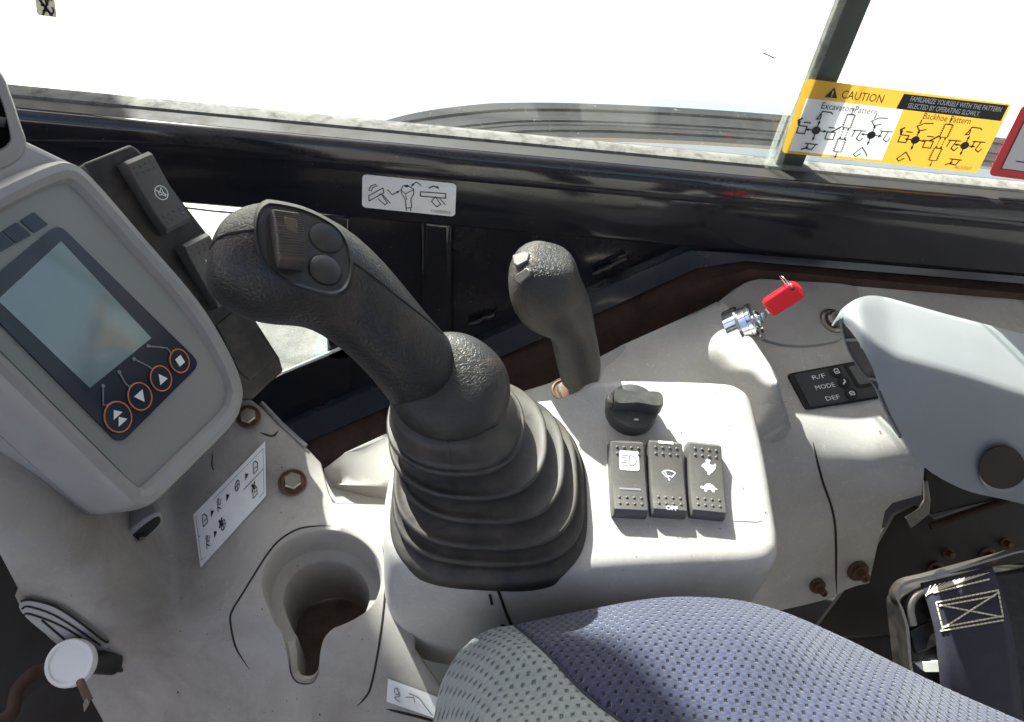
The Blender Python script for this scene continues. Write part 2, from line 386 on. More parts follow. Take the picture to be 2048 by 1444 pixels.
def fabric(name, base, hole, dens=150):
    """basket-weave upholstery: staggered small dark openings between raised strands (UV in metres)."""
    m, t, b = new_mat(name); L = t.links.new; b.inputs['Roughness'].default_value = .95; b.inputs['Specular IOR Level'].default_value = .15
    b.inputs['Sheen Weight'].default_value = .25
    uv = nd(t, 'ShaderNodeUVMap').outputs[0]
    wn = nd(t, 'ShaderNodeTexNoise', i_Scale=220.0, i_Detail=2.0); L(uv, wn.inputs[0])
    wm = nd(t, 'ShaderNodeMix', data_type='RGBA', i_Factor=.0016); L(uv, wm.inputs['A']); L(wn.outputs['Color'], wm.inputs['B'])
    sp = nd(t, 'ShaderNodeSeparateXYZ'); L(wm.outputs['Result'], sp.inputs[0])
    def M(op, a, c=None, d=None):
        n = nd(t, 'ShaderNodeMath', operation=op)
        for i, x in enumerate((a, c, d)):
            if x is None: continue
            if isinstance(x, (int, float)): n.inputs[i].default_value = x
            else: L(x, n.inputs[i])
        return n.outputs[0]
    u = M('MULTIPLY', sp.outputs[0], dens); v = M('MULTIPLY', sp.outputs[1], dens)
    rowi = M('FLOOR', v); par = M('MODULO', rowi, 2.0); us = M('ADD', u, M('MULTIPLY', par, .5))
    fu = M('ABSOLUTE', M('SUBTRACT', M('FRACT', us), .5)); fv = M('ABSOLUTE', M('SUBTRACT', M('FRACT', v), .5))
    du = M('SUBTRACT', .15, fu); dv = M('SUBTRACT', .20, fv); k = M('MINIMUM', du, dv)
    mask = nd(t, 'ShaderNodeMapRange', i_1=-.03, i_2=.05); L(k, mask.inputs[0])
    # threads inside the opening
    th = M('GREATER_THAN', M('ABSOLUTE', M('SUBTRACT', M('FRACT', M('MULTIPLY', us, 6.0)), .5)), .38)
    mk = M('MULTIPLY', mask.outputs[0], M('SUBTRACT', 1.0, M('MULTIPLY', th, .55)))
    n1 = nd(t, 'ShaderNodeTexNoise', i_Scale=1500.0, i_Detail=4.0); L(uv, n1.inputs[0])
    n2 = nd(t, 'ShaderNodeTexNoise', i_Scale=25.0, i_Detail=5.0); L(uv, n2.inputs[0])
    c1 = nd(t, 'ShaderNodeMix', data_type='RGBA'); c1.inputs['A'].default_value = rgba([x*.72 for x in base]); c1.inputs['B'].default_value = rgba([min(1, x*1.28) for x in base])
    L(M('ADD', M('MULTIPLY', n1.outputs['Fac'], .6), M('MULTIPLY', n2.outputs['Fac'], .4)), c1.inputs['Factor'])
    c2 = nd(t, 'ShaderNodeMix', data_type='RGBA'); L(mk, c2.inputs['Factor']); L(c1.outputs['Result'], c2.inputs['A']); c2.inputs['B'].default_value = rgba(hole)
    L(c2.outputs['Result'], b.inputs['Base Color'])
    # strands bulge between the openings
    bu = M('MULTIPLY', M('COSINE', M('MULTIPLY', us, 2*math.pi)), -.5); bv = M('MULTIPLY', M('COSINE', M('MULTIPLY', v, 2*math.pi)), .35)
    hgt = M('ADD', M('SUBTRACT', M('ADD', M('MULTIPLY', bu, bv), M('MULTIPLY', n1.outputs['Fac'], .25)), mask.outputs[0]), 0.0)
    bp = nd(t, 'ShaderNodeBump', i_Strength=1.0, i_Distance=.0016); L(hgt, bp.inputs['Height']); L(bp.outputs[0], b.inputs['Normal'])
    return m

GREY = (.36, .355, .355)
M_shell = pbr('grey_console_plastic', (.33, .325, .32), .45, grain=.25, dirt=.5, dcol=(.17, .125, .1), scratch=.1, lo=.5, hi=.8)
M_dusty = pbr('dusty_grey_plastic', (.32, .30, .284), .46, grain=.25, dirt=.7, dcol=(.135, .098, .076), dscale=8, scratch=.2, lo=.43, hi=.78, var=.04)
M_light = pbr('pale_grey_plastic', (.43, .415, .40), .42, grain=.25, dirt=.35, dcol=(.27, .21, .17), dscale=12, scratch=.6)
M_monitor = pbr('monitor_grey_plastic', (.29, .28, .275), .42, grain=.25, dirt=.25, dcol=(.16, .12, .1))
M_face = pbr('monitor_face', (.24, .245, .235), .5, grain=.15)
M_paint = pbr('black_gloss_paint', (.013, .0135, .020), .10, coat=.3, dirt=.45, dcol=(.05, .038, .032), dscale=7, lo=.42, hi=.8, speck=.4)
M_bar = pbr('blue_black_paint', (.034, .039, .056), .22, coat=.3, dirt=.4, dcol=(.07, .045, .03), dscale=12, lo=.5, hi=.8, speck=.3)
M_paint2 = pbr('black_satin_paint', (.012, .011, .012), .3, dirt=.6, dcol=(.05, .03, .02), dscale=20, lo=.45, hi=.75, speck=.4)
M_rust = pbr('rusty_dust', (.055, .028, .018), .85, dirt=.8, dcol=(.014, .010, .009), dscale=18, grain=.4, gscale=500)
M_rubber = pbr('black_rubber', (.030, .029, .030), .5, dirt=.5, dcol=(.11, .08, .062), dscale=20, grain=.12, lo=.45, hi=.8)
M_boot = pbr('boot_rubber', (.029, .028, .028), .5, dirt=.6, dcol=(.15, .112, .088), dscale=24, grain=.12, lo=.40, hi=.78)
M_grip = leather('grip_leather_grain', (.0105, .011, .013), 290, .6, .42, .4)
M_collar = leather('collar_leather_grain', (.024, .023, .023), 420, .6, .46, .5)
M_lever = leather('lever_leather_grain', (.034, .032, .030), 480, .9, .42, .5)
M_plate = pbr('grip_face_plate', (.012, .0135, .018), .38, grain=.15, dirt=.4, dcol=(.12, .08, .055), dscale=30)
M_wheel = pbr('thumb_roller', (.045, .038, .034), .5, dirt=.6, dcol=(.14, .09, .06), dscale=40)
M_black = pbr('black_plastic', (.013, .013, .014), .38, grain=.2, dirt=.4, dcol=(.13, .1, .08), dscale=35, scratch=.2)
M_dial = pbr('dial_plastic', (.045, .046, .045), .33, grain=.2, dirt=.5, dcol=(.14, .12, .10), dscale=40, scratch=.5)
M_rocker = pbr('rocker_plastic', (.085, .082, .079), .4, grain=.3, gscale=1800, dirt=.5, dcol=(.13, .1, .08), dscale=45, scratch=.35)
M_dark = pbr('dark_recess', (.010, .009, .009), .7, dirt=.5, dcol=(.035, .02, .014))
M_navyglass = pbr('navy_panel_film', (.012, .016, .032), .28, coat=.2, var=.02)
M_white = flat('white_print', (.75, .75, .75), .5)
M_ink = flat('black_print', (.012, .012, .014), .45)
M_inkg = flat('grey_print', (.2, .2, .21), .45)
M_sticker = pbr('white_sticker', (.72, .73, .75), .35, dirt=.25, dcol=(.5, .36, .22), dscale=25)
M_yellow = pbr('yellow_sticker', (.80, .42, .035), .4, var=.03)
M_yellowb = backlit(pbr('yellow_film', (.74, .42, .05), .4, var=.03), .27)
M_whiteb = backlit(pbr('white_film', (.8, .8, .8), .4, var=.03), .28)
M_redp = flat('red_print', (.62, .03, .035), .4)
M_orange = flat('orange_print', (.62, .2, .07), .45)
M_chrome = pbr('chrome', (.75, .76, .78), .12, metal=1, dirt=.2, dcol=(.3, .25, .2))
M_zinc = pbr('dull_zinc', (.33, .31, .29), .38, metal=1, dirt=.6, dcol=(.18, .1, .06), dscale=60)
M_rustbolt = pbr('rusty_bolt', (.12, .07, .05), .6, metal=.4, dirt=.7, dcol=(.09, .045, .025), dscale=60)
M_red = pbr('red_key_plastic', (.72, .012, .02), .3, grain=.1, var=.08)
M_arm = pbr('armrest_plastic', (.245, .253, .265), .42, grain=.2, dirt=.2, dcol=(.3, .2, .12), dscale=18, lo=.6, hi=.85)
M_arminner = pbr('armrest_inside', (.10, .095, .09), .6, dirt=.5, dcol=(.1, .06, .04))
M_glass = glass_mat('window_glass', .018)
M_glass2 = glass_mat('dusty_low_glass', .3, (.72, .8, .8), 18)
M_glassedge = glass_mat('glass_edge', .12, (.95, .985, .975))
M_post = pbr('green_black_post', (.022, .027, .024), .45, grain=.2, dirt=.3, dcol=(.09, .09, .07))
M_ground = pbr('pale_dry_ground', (.48, .45, .41), .9, dirt=.4, dcol=(.4, .36, .32), dscale=3)
M_blue = fabric('blue_weave', (.038, .043, .077), (.0045, .0055, .014), 172)
M_greyf = fabric('grey_weave', (.25, .275, .275), (.09, .10, .105), 172)
M_web = pbr('navy_webbing', (.022, .022, .042), .7, grain=.5, gscale=900, dirt=.35, dcol=(.09, .07, .07), dscale=30)
M_thread = flat('cream_thread', (.7, .66, .52), .8)
M_cap = pbr('white_cap', (.72, .72, .70), .35, var=.03)
M_carpet = pbr('dark_floor_mat', (.02, .018, .017), .9, dirt=.6, dcol=(.05, .03, .02), dscale=12, grain=.5, gscale=300)
M_seal = pbr('dusty_window_seal', (.17, .165, .155), .85, spec=.1, dirt=.9, dcol=(.03, .027, .024), dscale=45, grain=.5, gscale=400)
M_hood = pbr('outside_panel_grey', (.012, .0135, .016), .7, spec=.12, dirt=.5, dcol=(.03, .028, .025), dscale=8)
M_hoodglint = pbr('outside_panel_highlight', (.17, .20, .25), .4)
M_bracket = pbr('dark_bracket_steel', (.018, .013, .011), .55, dirt=.6, dcol=(.05, .027, .017), dscale=16, lo=.5, hi=.8)
M_hoodtan = pbr('outside_panel_tan', (.07, .058, .042), .8, spec=.1)
M_hoodrib = pbr('outside_rib', (.028, .028, .027), .7, spec=.1)

# ================================================================== SETTING
G = 60
tag(mesh('ground', [(-G, -G, -1.75), (G, -G, -1.75), (G, G, -1.75), (-G, G, -1.75)], [[0, 1, 2, 3]], M_ground, smooth=False), kind='structure')
KW = .915                                  # the wall stands this share of .68 m away
YW = .68*KW
def wz(z): return .42+(z-.42)*KW
def hyw(px, py, y): return hy(px, py, y*KW)
# cab shell around the camera, mostly out of the picture: roof, pillars, floor
def box(name, lo, hi, mat, parent=None, bev=.004):
    x0, y0, z0 = lo; x1, y1, z1 = hi
    vs = [(x, y, z) for z in (z0, z1) for y in (y0, y1) for x in (x0, x1)]
    o = mesh(name, vs, [[0, 1, 3, 2], [4, 5, 7, 6], [0, 1, 5, 4], [2, 3, 7, 6], [0, 2, 6, 4], [1, 3, 7, 5]], mat, parent, ang=30)
    if bev: bevel(o, bev, 2)
    return o
tag(box('cab_roof', (-.85, -.75, .98), (1.1, .69, 1.03), M_shell), kind='structure')
tag(box('cab_floor', (-.85, -.75, -.72), (1.3, .76, -.68), M_carpet), kind='structure')
tag(prism('cab_pillar', [Vector((x, .70*KW, z)) for x, z in ((-.85, -.68), (-.66, -.68), (-.66, .25), (-.60, .40), (-.555, .52), (-.535, .62), (-.53, .72), (-.53, .98), (-.85, .98))], (0, -1, 0), .06, M_paint2), kind='structure')  # unseen front pillar; outline of its edge shaped for the shadow it casts
tag(box('cab_pillar', (1.02, .55, -.68), (1.1, .70, .98), M_paint2), kind='structure')

# unseen slab added up and to the left, shaped to shade the monitor side
def shade_pt(x, z, d): return Vector((x, .65, z))-SUN_TRAVEL/abs(SUN_TRAVEL.y)*d
bq = [shade_pt(*q) for q in ((-.318, -.25, 1.0), (-.318, .41, 1.0), (-.24, .455, 1.0), (-.218, .50, 1.0), (-.214, .92, 1.0), (-.80, .92, 1.0), (-.80, -.25, 1.0))]
tag(prism('shade_slab', bq, SUN_TRAVEL, .35, M_paint2), kind='structure')
tag(box('cab_rear_wall', (1.04, -.75, -.68), (1.1, .60, .98), M_shell), kind='structure')
tag(box('cab_door_wall', (-.85, -.78, -.68), (1.1, -.75, .2), M_shell), kind='structure')
tag(box('cab_front_wall', (-.88, -.75, -.68), (-.85, .60, .0), M_dark), kind='structure')

# ------------------------------------------------------------------ side wall of black painted steel
wall = thing('cab_side_wall', (.1, YW, -.6), 'glossy black painted steel cab wall below the window', 'cab wall')
XA, XB = -.62, 1.02
def xl(y, z): return [Vector((x, y*KW, wz(z))) for x in (XA, -.3, 0, .3, .6, XB)]
strip('rail_top', [xl(.725, .052), xl(.69, .0552), xl(.6745, .0552)], M_dark, wall, 50)
strip('top_rail', [xl(.676, .0548), xl(.673, .0548), xl(.6685, .0525), xl(.666, .048), xl(.666, .028), xl(.668, .0235), xl(.680, .021)], M_paint, wall, 50)
strip('wall_panel', [xl(.6795, .0225), xl(.6795, -.036), xl(.6815, -.040), xl(.688, -.0425), xl(.70, -.044), xl(.712, -.046)], M_paint, wall, 50)
# recessed lower panel, right of the low window, and its pressed stiffener
lw = [hyw(690, 430, .715), hyw(2300, 500, .715), hyw(2300, 760, .715), hyw(690, 900, .715)]
prism('recessed_panel', lw, (0, -1, 0), .004, M_paint, wall)
st = [hyw(842, 440, .70), hyw(905, 446, .70), hyw(905, 800, .70), hyw(842, 800, .70)]
bevel(prism('stiffener', st, (0, -1, 0), .014, M_paint, wall), .006, 3)
ed = [hyw(640, 430, .712), hyw(700, 436, .712), hyw(700, 720, .712), hyw(655, 720, .712)]
prism('window_edge_flange', ed, (0, -1, 0), .012, M_paint, wall, .003)
# sloping sill bar with a rusty ledge under it
def pl(pts, y): return [hyw(x, yy, y) for x, yy in pts]
strip('sloping_bar', [pl([(500, 870), (800, 738), (1100, 607), (1372, 486), (1480, 495), (2300, 560)], .715),
      pl([(500, 878), (800, 748), (1100, 617), (1378, 496), (1480, 502), (2300, 568)], .700),
      pl([(505, 882), (804, 752), (1104, 621), (1380, 501), (1482, 507), (2300, 573)], .694),
      pl([(520, 922), (822, 794), (1122, 660), (1392, 537), (1490, 522), (2300, 588)], .690),
      pl([(520, 925), (824, 797), (1124, 663), (1394, 540), (1490, 526), (2300, 592)], .700)], M_bar, wall, 40)
strip('rusty_ledge', [pl([(520, 922), (822, 790), (1122, 656), (1392, 533), (1490, 520), (2300, 586)], .699),
      pl([(560, 962), (860, 828), (1150, 692), (1410, 562), (1500, 538), (2300, 610)], .672),
      pl([(575, 985), (880, 846), (1165, 706), (1424, 574), (1505, 546), (2300, 618)], .670),
      pl([(600, 1100), (900, 980), (1180, 900), (1440, 800), (1530, 700), (2300, 760)], .676)], M_rust, wall, 40)
prism('corner_panel', [hyw(470, 796, .712), hyw(562, 750, .712), hyw(700, 694, .712), hyw(700, 900, .712), hyw(440, 900, .712)], (0, -1, 0), .004, M_paint, wall)
xq = hyw(330, 430, .715).x
prism('front_corner_panel', [Vector((XA, .715*KW, wz(-.04))), Vector((xq, .715*KW, wz(-.04))), Vector((xq+.05, .715*KW, -.68)), Vector((XA, .715*KW, -.68))], (0, -1, 0), .004, M_paint, wall)
# small weld beads on the recessed panel
for a, b_ in (((938, 650), (990, 628)), ((1185, 548), (1255, 516)), ((1384, 497), (1440, 492))):
    pts = [hyw(a[0]+(b_[0]-a[0])*i/9+random.uniform(-2, 2), a[1]+(b_[1]-a[1])*i/9+random.uniform(-2, 2), .708) for i in range(10)]
    tube('weld_bead', pts, [.003+random.uniform(-.0008, .0012) for _ in pts], M_paint2, wall)
# low window in the front corner of the wall
lowwin = thing('low_window', hyw(600, 740, .72), 'small dusty low window pane behind the joystick grip', 'window')
prism('pane', [hyw(250, 415, .722), hyw(700, 440, .722), hyw(700, 700, .722), hyw(568, 748, .722), hyw(500, 640, .722)], (0, -1, 0), .004, M_glass2, lowwin)
tube('bright_trim', [hyw(566, 745, .708), hyw(640, 714, .708), hyw(700, 688, .708)], .0022, M_cap, lowwin)
tube('upper_trim', [hyw(360, 413, .708), hyw(425, 421, .708), hyw(560, 433, .708)], .0015, M_zinc, lowwin)

# ------------------------------------------------------------------ sliding window
win = thing('sliding_window', (.2, .70, .052), 'large clear sliding window pane on the left of the dark post', 'window')
box('pane', (XA, .712*KW, wz(.050)), (.335*KW, .716*KW, .98), M_glass, win, 0)
seal = strip('window_seal', [xl(.718, .0535), xl(.713, .0575), xl(.704, .0582), xl(.6955, .0572), xl(.694, .0545)], M_seal, win, 40)
w2 = thing('sliding_window', (.6, .695, .052), 'sliding window pane carrying the yellow caution sticker', 'window')
x_e = hyw(1530, 330, .695).x
box('pane', (x_e+.003, .6935*KW, wz(.056)), (XB, .6975*KW, .98), M_glass, w2, 0)
box('pane_edge', (x_e, .693*KW, wz(.056)), (x_e+.003, .698*KW, .98), M_glassedge, w2, 0)
xr = hyw(1612, 325, .712).x
box('rear_pane_edge', (xr, .711*KW, wz(.056)), (xr+.002, .717*KW, .98), M_glassedge, win, 0)
post = thing('window_post', (.31, .705, .05), 'dark green-black upright post between the window panes', 'window post')
xp0, xp1 = hyw(1546, 345, .705).x, hyw(1596, 345, .705).x
box('channel', (xp0, .70*KW, wz(.054)), (xp1, .7105*KW, .98), M_post, post, .0015)
box('felt_strip', (xp0-.003, .6985*KW, wz(.055)), (xp0+.0035, .7085*KW, .98), M_seal, post, .001)
tube('scuff_mark', [hyw(x, y, .692) for x, y in ((1526, 106), (1534, 109), (1542, 113), (1549, 117))], .0006, M_rust, win, 6)
# ------------------------------------------------------------------ machine side seen outside
hood = thing('machine_side_cover', hz(1400, 260, -.34), 'rounded dark ribbed machine cover outside the window', 'machine cover')
def terrace(name, pts, z, t, mat):
    poly = [hz(x, y, z) for x, y in cr(pts, 6, False)]
    poly += [Vector((poly[-1].x+.3, .74, z)), Vector((poly[0].x-.05, .74, z))]
    o = prism(name, poly, (0, 0, 1), t, mat, hood, .006, 2); return o
def arc(dy, x0): return [(x0, 262+dy*.2), (x0+60, 240+dy*.5), (x0+140, 216+dy*.9), (x0+230, 202+dy), (x0+330, 195+dy), (x0+520, 198+dy), (x0+800, 214+dy), (x0+1150, 246+dy), (2500, 330+dy)]
terrace('lip_highlight', arc(-12, 640), -.340, .03, M_hoodglint)  # pale colour stands for the highlight along the cover's edge
terrace('rib', arc(8, 690), -.334, .03, M_hood)
terrace('rib', arc(36, 720), -.324, .03, M_hood)
terrace('rib', arc(54, 740), -.318, .03, M_hood)
terrace('tan_edge', arc(78, 770), -.312, .03, M_hoodtan)
terrace('inner_deck', arc(86, 790), -.309, .03, pbr('outside_deck', (.10, .115, .13), .6, spec=.2))

for dy, x0, z_ in ((24, 708, -.332), (47, 730, -.3175), (66, 752, -.3165)):
    tube('rib_edge', [hz(x, y, z_) for x, y in cr(arc(dy, x0), 5, False)], .0028, M_hoodrib, hood, 6)
# ================================================================== STICKERS
def sticker(name, corners, label, mat, r=6, t=.0004):
    """corners: 4 points in 3-D."""
    pr = Print(corners)
    th = thing(name, pr.at(.5, 1), label, 'sticker')
    ru, rv = r/1000/pr.w, r/1000/pr.h
    pts = []
    for (cu, cv, a) in ((ru, rv, math.pi), (1-ru, rv, -math.pi/2), (1-ru, 1-rv, 0), (ru, 1-rv, math.pi/2)):
        pts += [(cu+ru*math.cos(a+math.pi/2*i/5), cv+rv*math.sin(a+math.pi/2*i/5)) for i in range(6)]
    prism('backing', [pr.at(u, v, t) for u, v in pts], pr.n, t, mat, th)
    pr.off = t
    return th, pr
def arrow(u0, v0, u1, v1, pr, w, hs=2.6):
    d = Vector(((u1-u0)*pr.w, (v1-v0)*pr.h)); L = d.length; d /= L; n = Vector((-d.y, d.x)); tip = Vector((u1*pr.w, v1*pr.h)); b = tip-d*w*hs*1.5
    f = lambda q: (q.x/pr.w, q.y/pr.h)
    return [[f(tip), f(b+n*w*hs*.6), f(b-n*w*hs*.6)]], [([(u0, v0), f(b)], w)]

# caution sticker on the pane
yy = .6932
pr = Print([hyw(1611, 157, yy), hyw(2024, 208, yy), hyw(1954, 346, yy), hyw(1562, 305, yy)])
cau = thing('caution_sticker', pr.at(.5, 1), 'yellow and white caution sticker with control pattern diagrams on window', 'sticker')
k = .0007
def rect(u0, v0, u1, v1): return [(u0, v0), (u1, v0), (u1, v1), (u0, v1)]
def rc4(u, v, su, sv, a0): return [(u+su*.02*math.cos(a0+i*math.pi/10), v+sv*.06*math.sin(a0+i*math.pi/10)) for i in range(6)]
pr.draw('yellow_film', M_yellowb, cau, [[(.035, .24), (0, .24), (0, .06)]+[(.006, .018), (.02, 0)]+[(.475, 0), (.475, .24)], [(.475, .24), (.475, .0), (.985, 0), (.997, .02), (1, .06), (1, .24)],
    [(0, .24), (.035, .24), (.035, .96), (0, .94)], [(0, .94), (.035, .96), (.503, .96), (.503, 1), (.018, 1), (.005, .98)], [(.503, .24), (1, .24), (1, .95), (.995, .985), (.98, 1), (.503, 1)]], off=.0001)
pr.draw('white_field', M_whiteb, cau, [rect(.035, .24, .503, .96)], off=.0001)
pr.draw('black_band', M_ink, cau, [[(.475, .035), (.985, .02), (.985, .235), (.467, .235)]], off=k)
pr.text('caution_lettering', 'CAUTION', .19, .185, .105, M_ink, cau, .2, off=k)
pr.draw('warning_triangle', M_ink, cau, [[(.115, .195), (.145, .06), (.175, .195)]], off=k)
pr.draw('exclamation_mark', M_yellow, cau, [rect(.1425, .105, .1475, .155), rect(.1425, .165, .1475, .18)], off=k+.0002)
pr.text('band_lettering', 'FAMILIARIZE YOURSELF WITH THE PATTERN', .515, .115, .065, M_white, cau, .445, off=k+.0003)
pr.text('band_lettering', 'SELECTED BY OPERATING SLOWLY.', .515, .205, .065, M_white, cau, .355, off=k+.0003)
pr.text('pattern_lettering', 'Excavator Pattern', .115, .345, .085, M_ink, cau, .27, off=k+.0002)
pr.text('pattern_lettering', 'Backhoe Pattern', .61, .325, .085, M_ink, cau, .235, off=k)
pr.text('code_lettering', 'AE30507', .87, .965, .05, M_inkg, cau, .09, off=k)
def joy(u, v, polys, lines):
    polys.append(circ(u, v, .021, .055, 16))
    for du, dv in ((.055, 0), (-.055, 0), (0, .15), (0, -.15)):
        p, l = arrow(u+du*.35, v+dv*.35, u+du, v+dv, pr, .0011, 2.2); polys += p; lines += l
def armpic(u, v, kind, lines, s=1):
    W_ = .0011
    if kind == 0: lines += [([(u-.02, v+.02), (u-.012, v-.05), (u+.03, v-.05), (u+.04, v-.03)], W_), ([(u-.02, v+.02), (u-.028, v+.06), (u-.01, v+.05), (u-.012, v-.01)], W_)]
    elif kind == 1: lines += [([(u-.03, v+.0), (u, v-.05), (u+.04, v-.06)], W_), ([(u-.03, v), (u-.01, v+.06), (u+.02, v+.03)], W_), ([(u-.02, v-.09), (u-.022, v-.04)], W_)]
    elif kind == 2: lines += [([(u-.03, v-.03), (u+.03, v-.03)], W_), ([(u-.015, v-.03), (u-.02, v+.04), (u+.01, v+.05), (u+.02, v-.02)], W_), ([(u-.04, v+.06), (u-.01, v+.02)], W_)]
    elif kind == 3: lines += [([(u-.03, v+.05), (u, v-.06), (u+.03, v+.02), (u+.04, v+.06)], W_), ([(u-.03, v+.05), (u-.015, v+.08), (u+.005, v+.03)], W_)]
    elif kind == 4: lines += [([(u-.02, v-.06), (u-.02, v+.0), (u+.02, v+.0), (u+.02, v+.1), (u-.02, v+.1), (u-.02, v+.02)], W_), ([(u-.02, v), (u-.03, v-.07), (u-.015, v-.1)], .0016), ([(u+.0, v-.05), (u+.03, v-.05)], W_)]
    elif kind == 5: lines += [([(u-.02, v+.1), (u-.02, v+.0), (u+.02, v+.0), (u+.02, v+.1), (u-.02, v+.1)], W_), ([(u, v), (u+.035, v-.08)], .0016), ([(u-.02, v-.06), (u+.01, v-.06)], W_)]
    elif kind == 6: lines += [([(u-.03, v-.05), (u+.03, v-.055)], W_), ([(u-.02, v-.05), (u-.025, v+.04)], W_), ([(u+.01, v-.05), (u+.0, v+.06), (u+.02, v+.09), (u+.03, v+.04)], W_)]
def tracks(u, v, polys, lines):
    for s, vv in ((1, v-.17), (-1, v+.17)):
        lines += [([(u-.018, vv-.09), (u+.018, vv-.09), (u+.018, vv+.09), (u-.018, vv+.09), (u-.018, vv-.09)], .0008)]
        polys.append(rect(u-.02, vv-.10, u+.02, vv-.085))
        for sd_ in (-.022, .022):
            for j in range(7): lines.append(([(u+sd_-.004, vv-.08+j*.026), (u+sd_+.004, vv-.08+j*.026)], .0006))
        p, l = arrow(u, vv-s*.1, u, vv-s*.19, pr, .0008, 2.4); polys += p; lines += l
    for du in (-.012, .012):
        for j in range(4): lines.append(([(u+du, v-.06+j*.035), (u+du, v-.045+j*.035)], .0009))
        p, l = arrow(u+du, v-.05, u+du, v-.09, pr, .0008, 2.2); polys += p
        p, l = arrow(u+du, v+.05, u+du, v+.09, pr, .0008, 2.2); polys += p
polys, lines = [], []
joy(.13, .64, polys, lines); joy(.40, .62, polys, lines); tracks(.268, .64, polys, lines)
armpic(.14, .43, 0, lines); armpic(.06, .6, 4, lines); armpic(.205, .64, 5, lines); armpic(.13, .86, 2, lines)
armpic(.405, .43, 1, lines); armpic(.335, .63, 6, lines); armpic(.465, .6, 6, lines); armpic(.38, .86, 3, lines)
joy(.62, .62, polys, lines); joy(.87, .62, polys, lines); tracks(.748, .62, polys, lines)
armpic(.63, .43, 1, lines); armpic(.56, .57, 4, lines); armpic(.69, .61, 5, lines); armpic(.60, .86, 3, lines)
armpic(.875, .41, 0, lines); armpic(.81, .62, 6, lines); armpic(.93, .6, 6, lines); armpic(.86, .86, 2, lines)
pr.draw('pattern_diagrams', M_ink, cau, polys, lines, off=k+.0003)

# red-bordered sticker cut off by the right edge
rs, pr = sticker('warning_sticker', [hyw(2046, 208, yy), hyw(2420, 260, yy), hyw(2360, 400, yy), hyw(1976, 350, yy)], 'white sticker with red border at the right edge of the window', M_redp, 5)
pr.draw('white_field', M_whiteb, rs, [rect(.045, .1, .955, .88)], off=k)
pr.draw('inner_line', M_ink, rs, [], [([(.045, .1), (.955, .1), (.955, .88), (.045, .88), (.045, .1)], .0008)], off=k+.0002)
pr.draw('printed_figure', M_ink, rs, [], [(circ(.16, .42, .05, .12, 14)+[(.21, .42)], .0012), ([(.1, .75), (.3, .75)], .0012)], off=k+.0002)

# small cream sticker at the top left of the pane
y2 = .7115
cs, pr = sticker('cream_sticker', [hyw(64, -40, y2), hyw(104, -36, y2), hyw(114, 35, y2), hyw(75, 29, y2)], 'small cream sticker with black wiper symbols at top left of window', pbr('cream_sticker', (.8, .7, .5), .5), 1.5)
L_ = [([(.2, .5), (.75, .95)], .0022), ([(.75, .45), (.3, .98)], .0018)]
for i in range(4): L_.append(([(.2+.05*i, .35+.17*i), (.35+.05*i, .33+.17*i)], .0018))
L_ += [(circ(.7, .55, .16, .12, 8, 2, 6), .0014), (circ(.75, .8, .14, .1, 8, -1, 3), .0014)]
pr.draw('printed_symbols', M_ink, cs, [], L_, off=k)

# white blade-lever sticker on the black wall
yb = .6794
bs, pr = sticker('lever_sticker', [hyw(725, 348, yb), hyw(913, 367, yb), hyw(910, 433, yb), hyw(724, 414, yb)], 'white lever diagram sticker on the black wall panel', M_sticker, 4)
polys, lines = [], []
lw_ = .0009
lines += [([(.07, .62), (.075, .78), (.23, .48), (.22, .34), (.07, .62)], lw_), ([(.16, .62), (.2, .52), (.27, .78), (.245, .85), (.17, .68)], lw_), ([(.22, .55), (.3, .78)], lw_),
          ([(.07, .45), (.09, .32), (.14, .26), (.155, .3), (.11, .36), (.1, .47), (.07, .45)], lw_*.8), ([(.27, .38), (.32, .52), (.385, .4)], lw_),
          ([(.41, .36), (.43, .22), (.48, .2), (.545, .28), (.55, .42), (.52, .58), (.53, .85), (.47, .88), (.46, .62), (.42, .45), (.41, .36)], lw_), ([(.42, .36), (.46, .45), (.545, .3)], lw_*.8), ([(.46, .45), (.475, .62)], lw_*.8),
          ([(.47, .88), (.475, .96)], lw_), ([(.52, .88), (.52, .96)], lw_), ([(.52, .2), (.57, .06), (.625, .16)], lw_),
          ([(.62, .34), (.89, .32), (.89, .46), (.62, .47), (.62, .34)], lw_*1.2), ([(.74, .6), (.78, .44), (.84, .66), (.8, .75), (.74, .6)], lw_), ([(.82, .46), (.89, .66)], lw_),
          ([(.71, .2), (.76, .13), (.81, .18)], lw_*1.5)]
for a_ in ((.36, .45, .4, .37), (.54, .14, .515, .21), (.79, .15, .82, .21)):
    p, l = arrow(*a_, pr, .0009, 2.6); polys += p
polys.append([(.44, .2), (.48, .17), (.5, .22), (.46, .26)])
pr.draw('printed_diagram', M_ink, bs, polys, lines, off=k)
pr.text('code_lettering', 'YD00000064', .73, .93, .09, M_inkg, bs, .22, off=k)

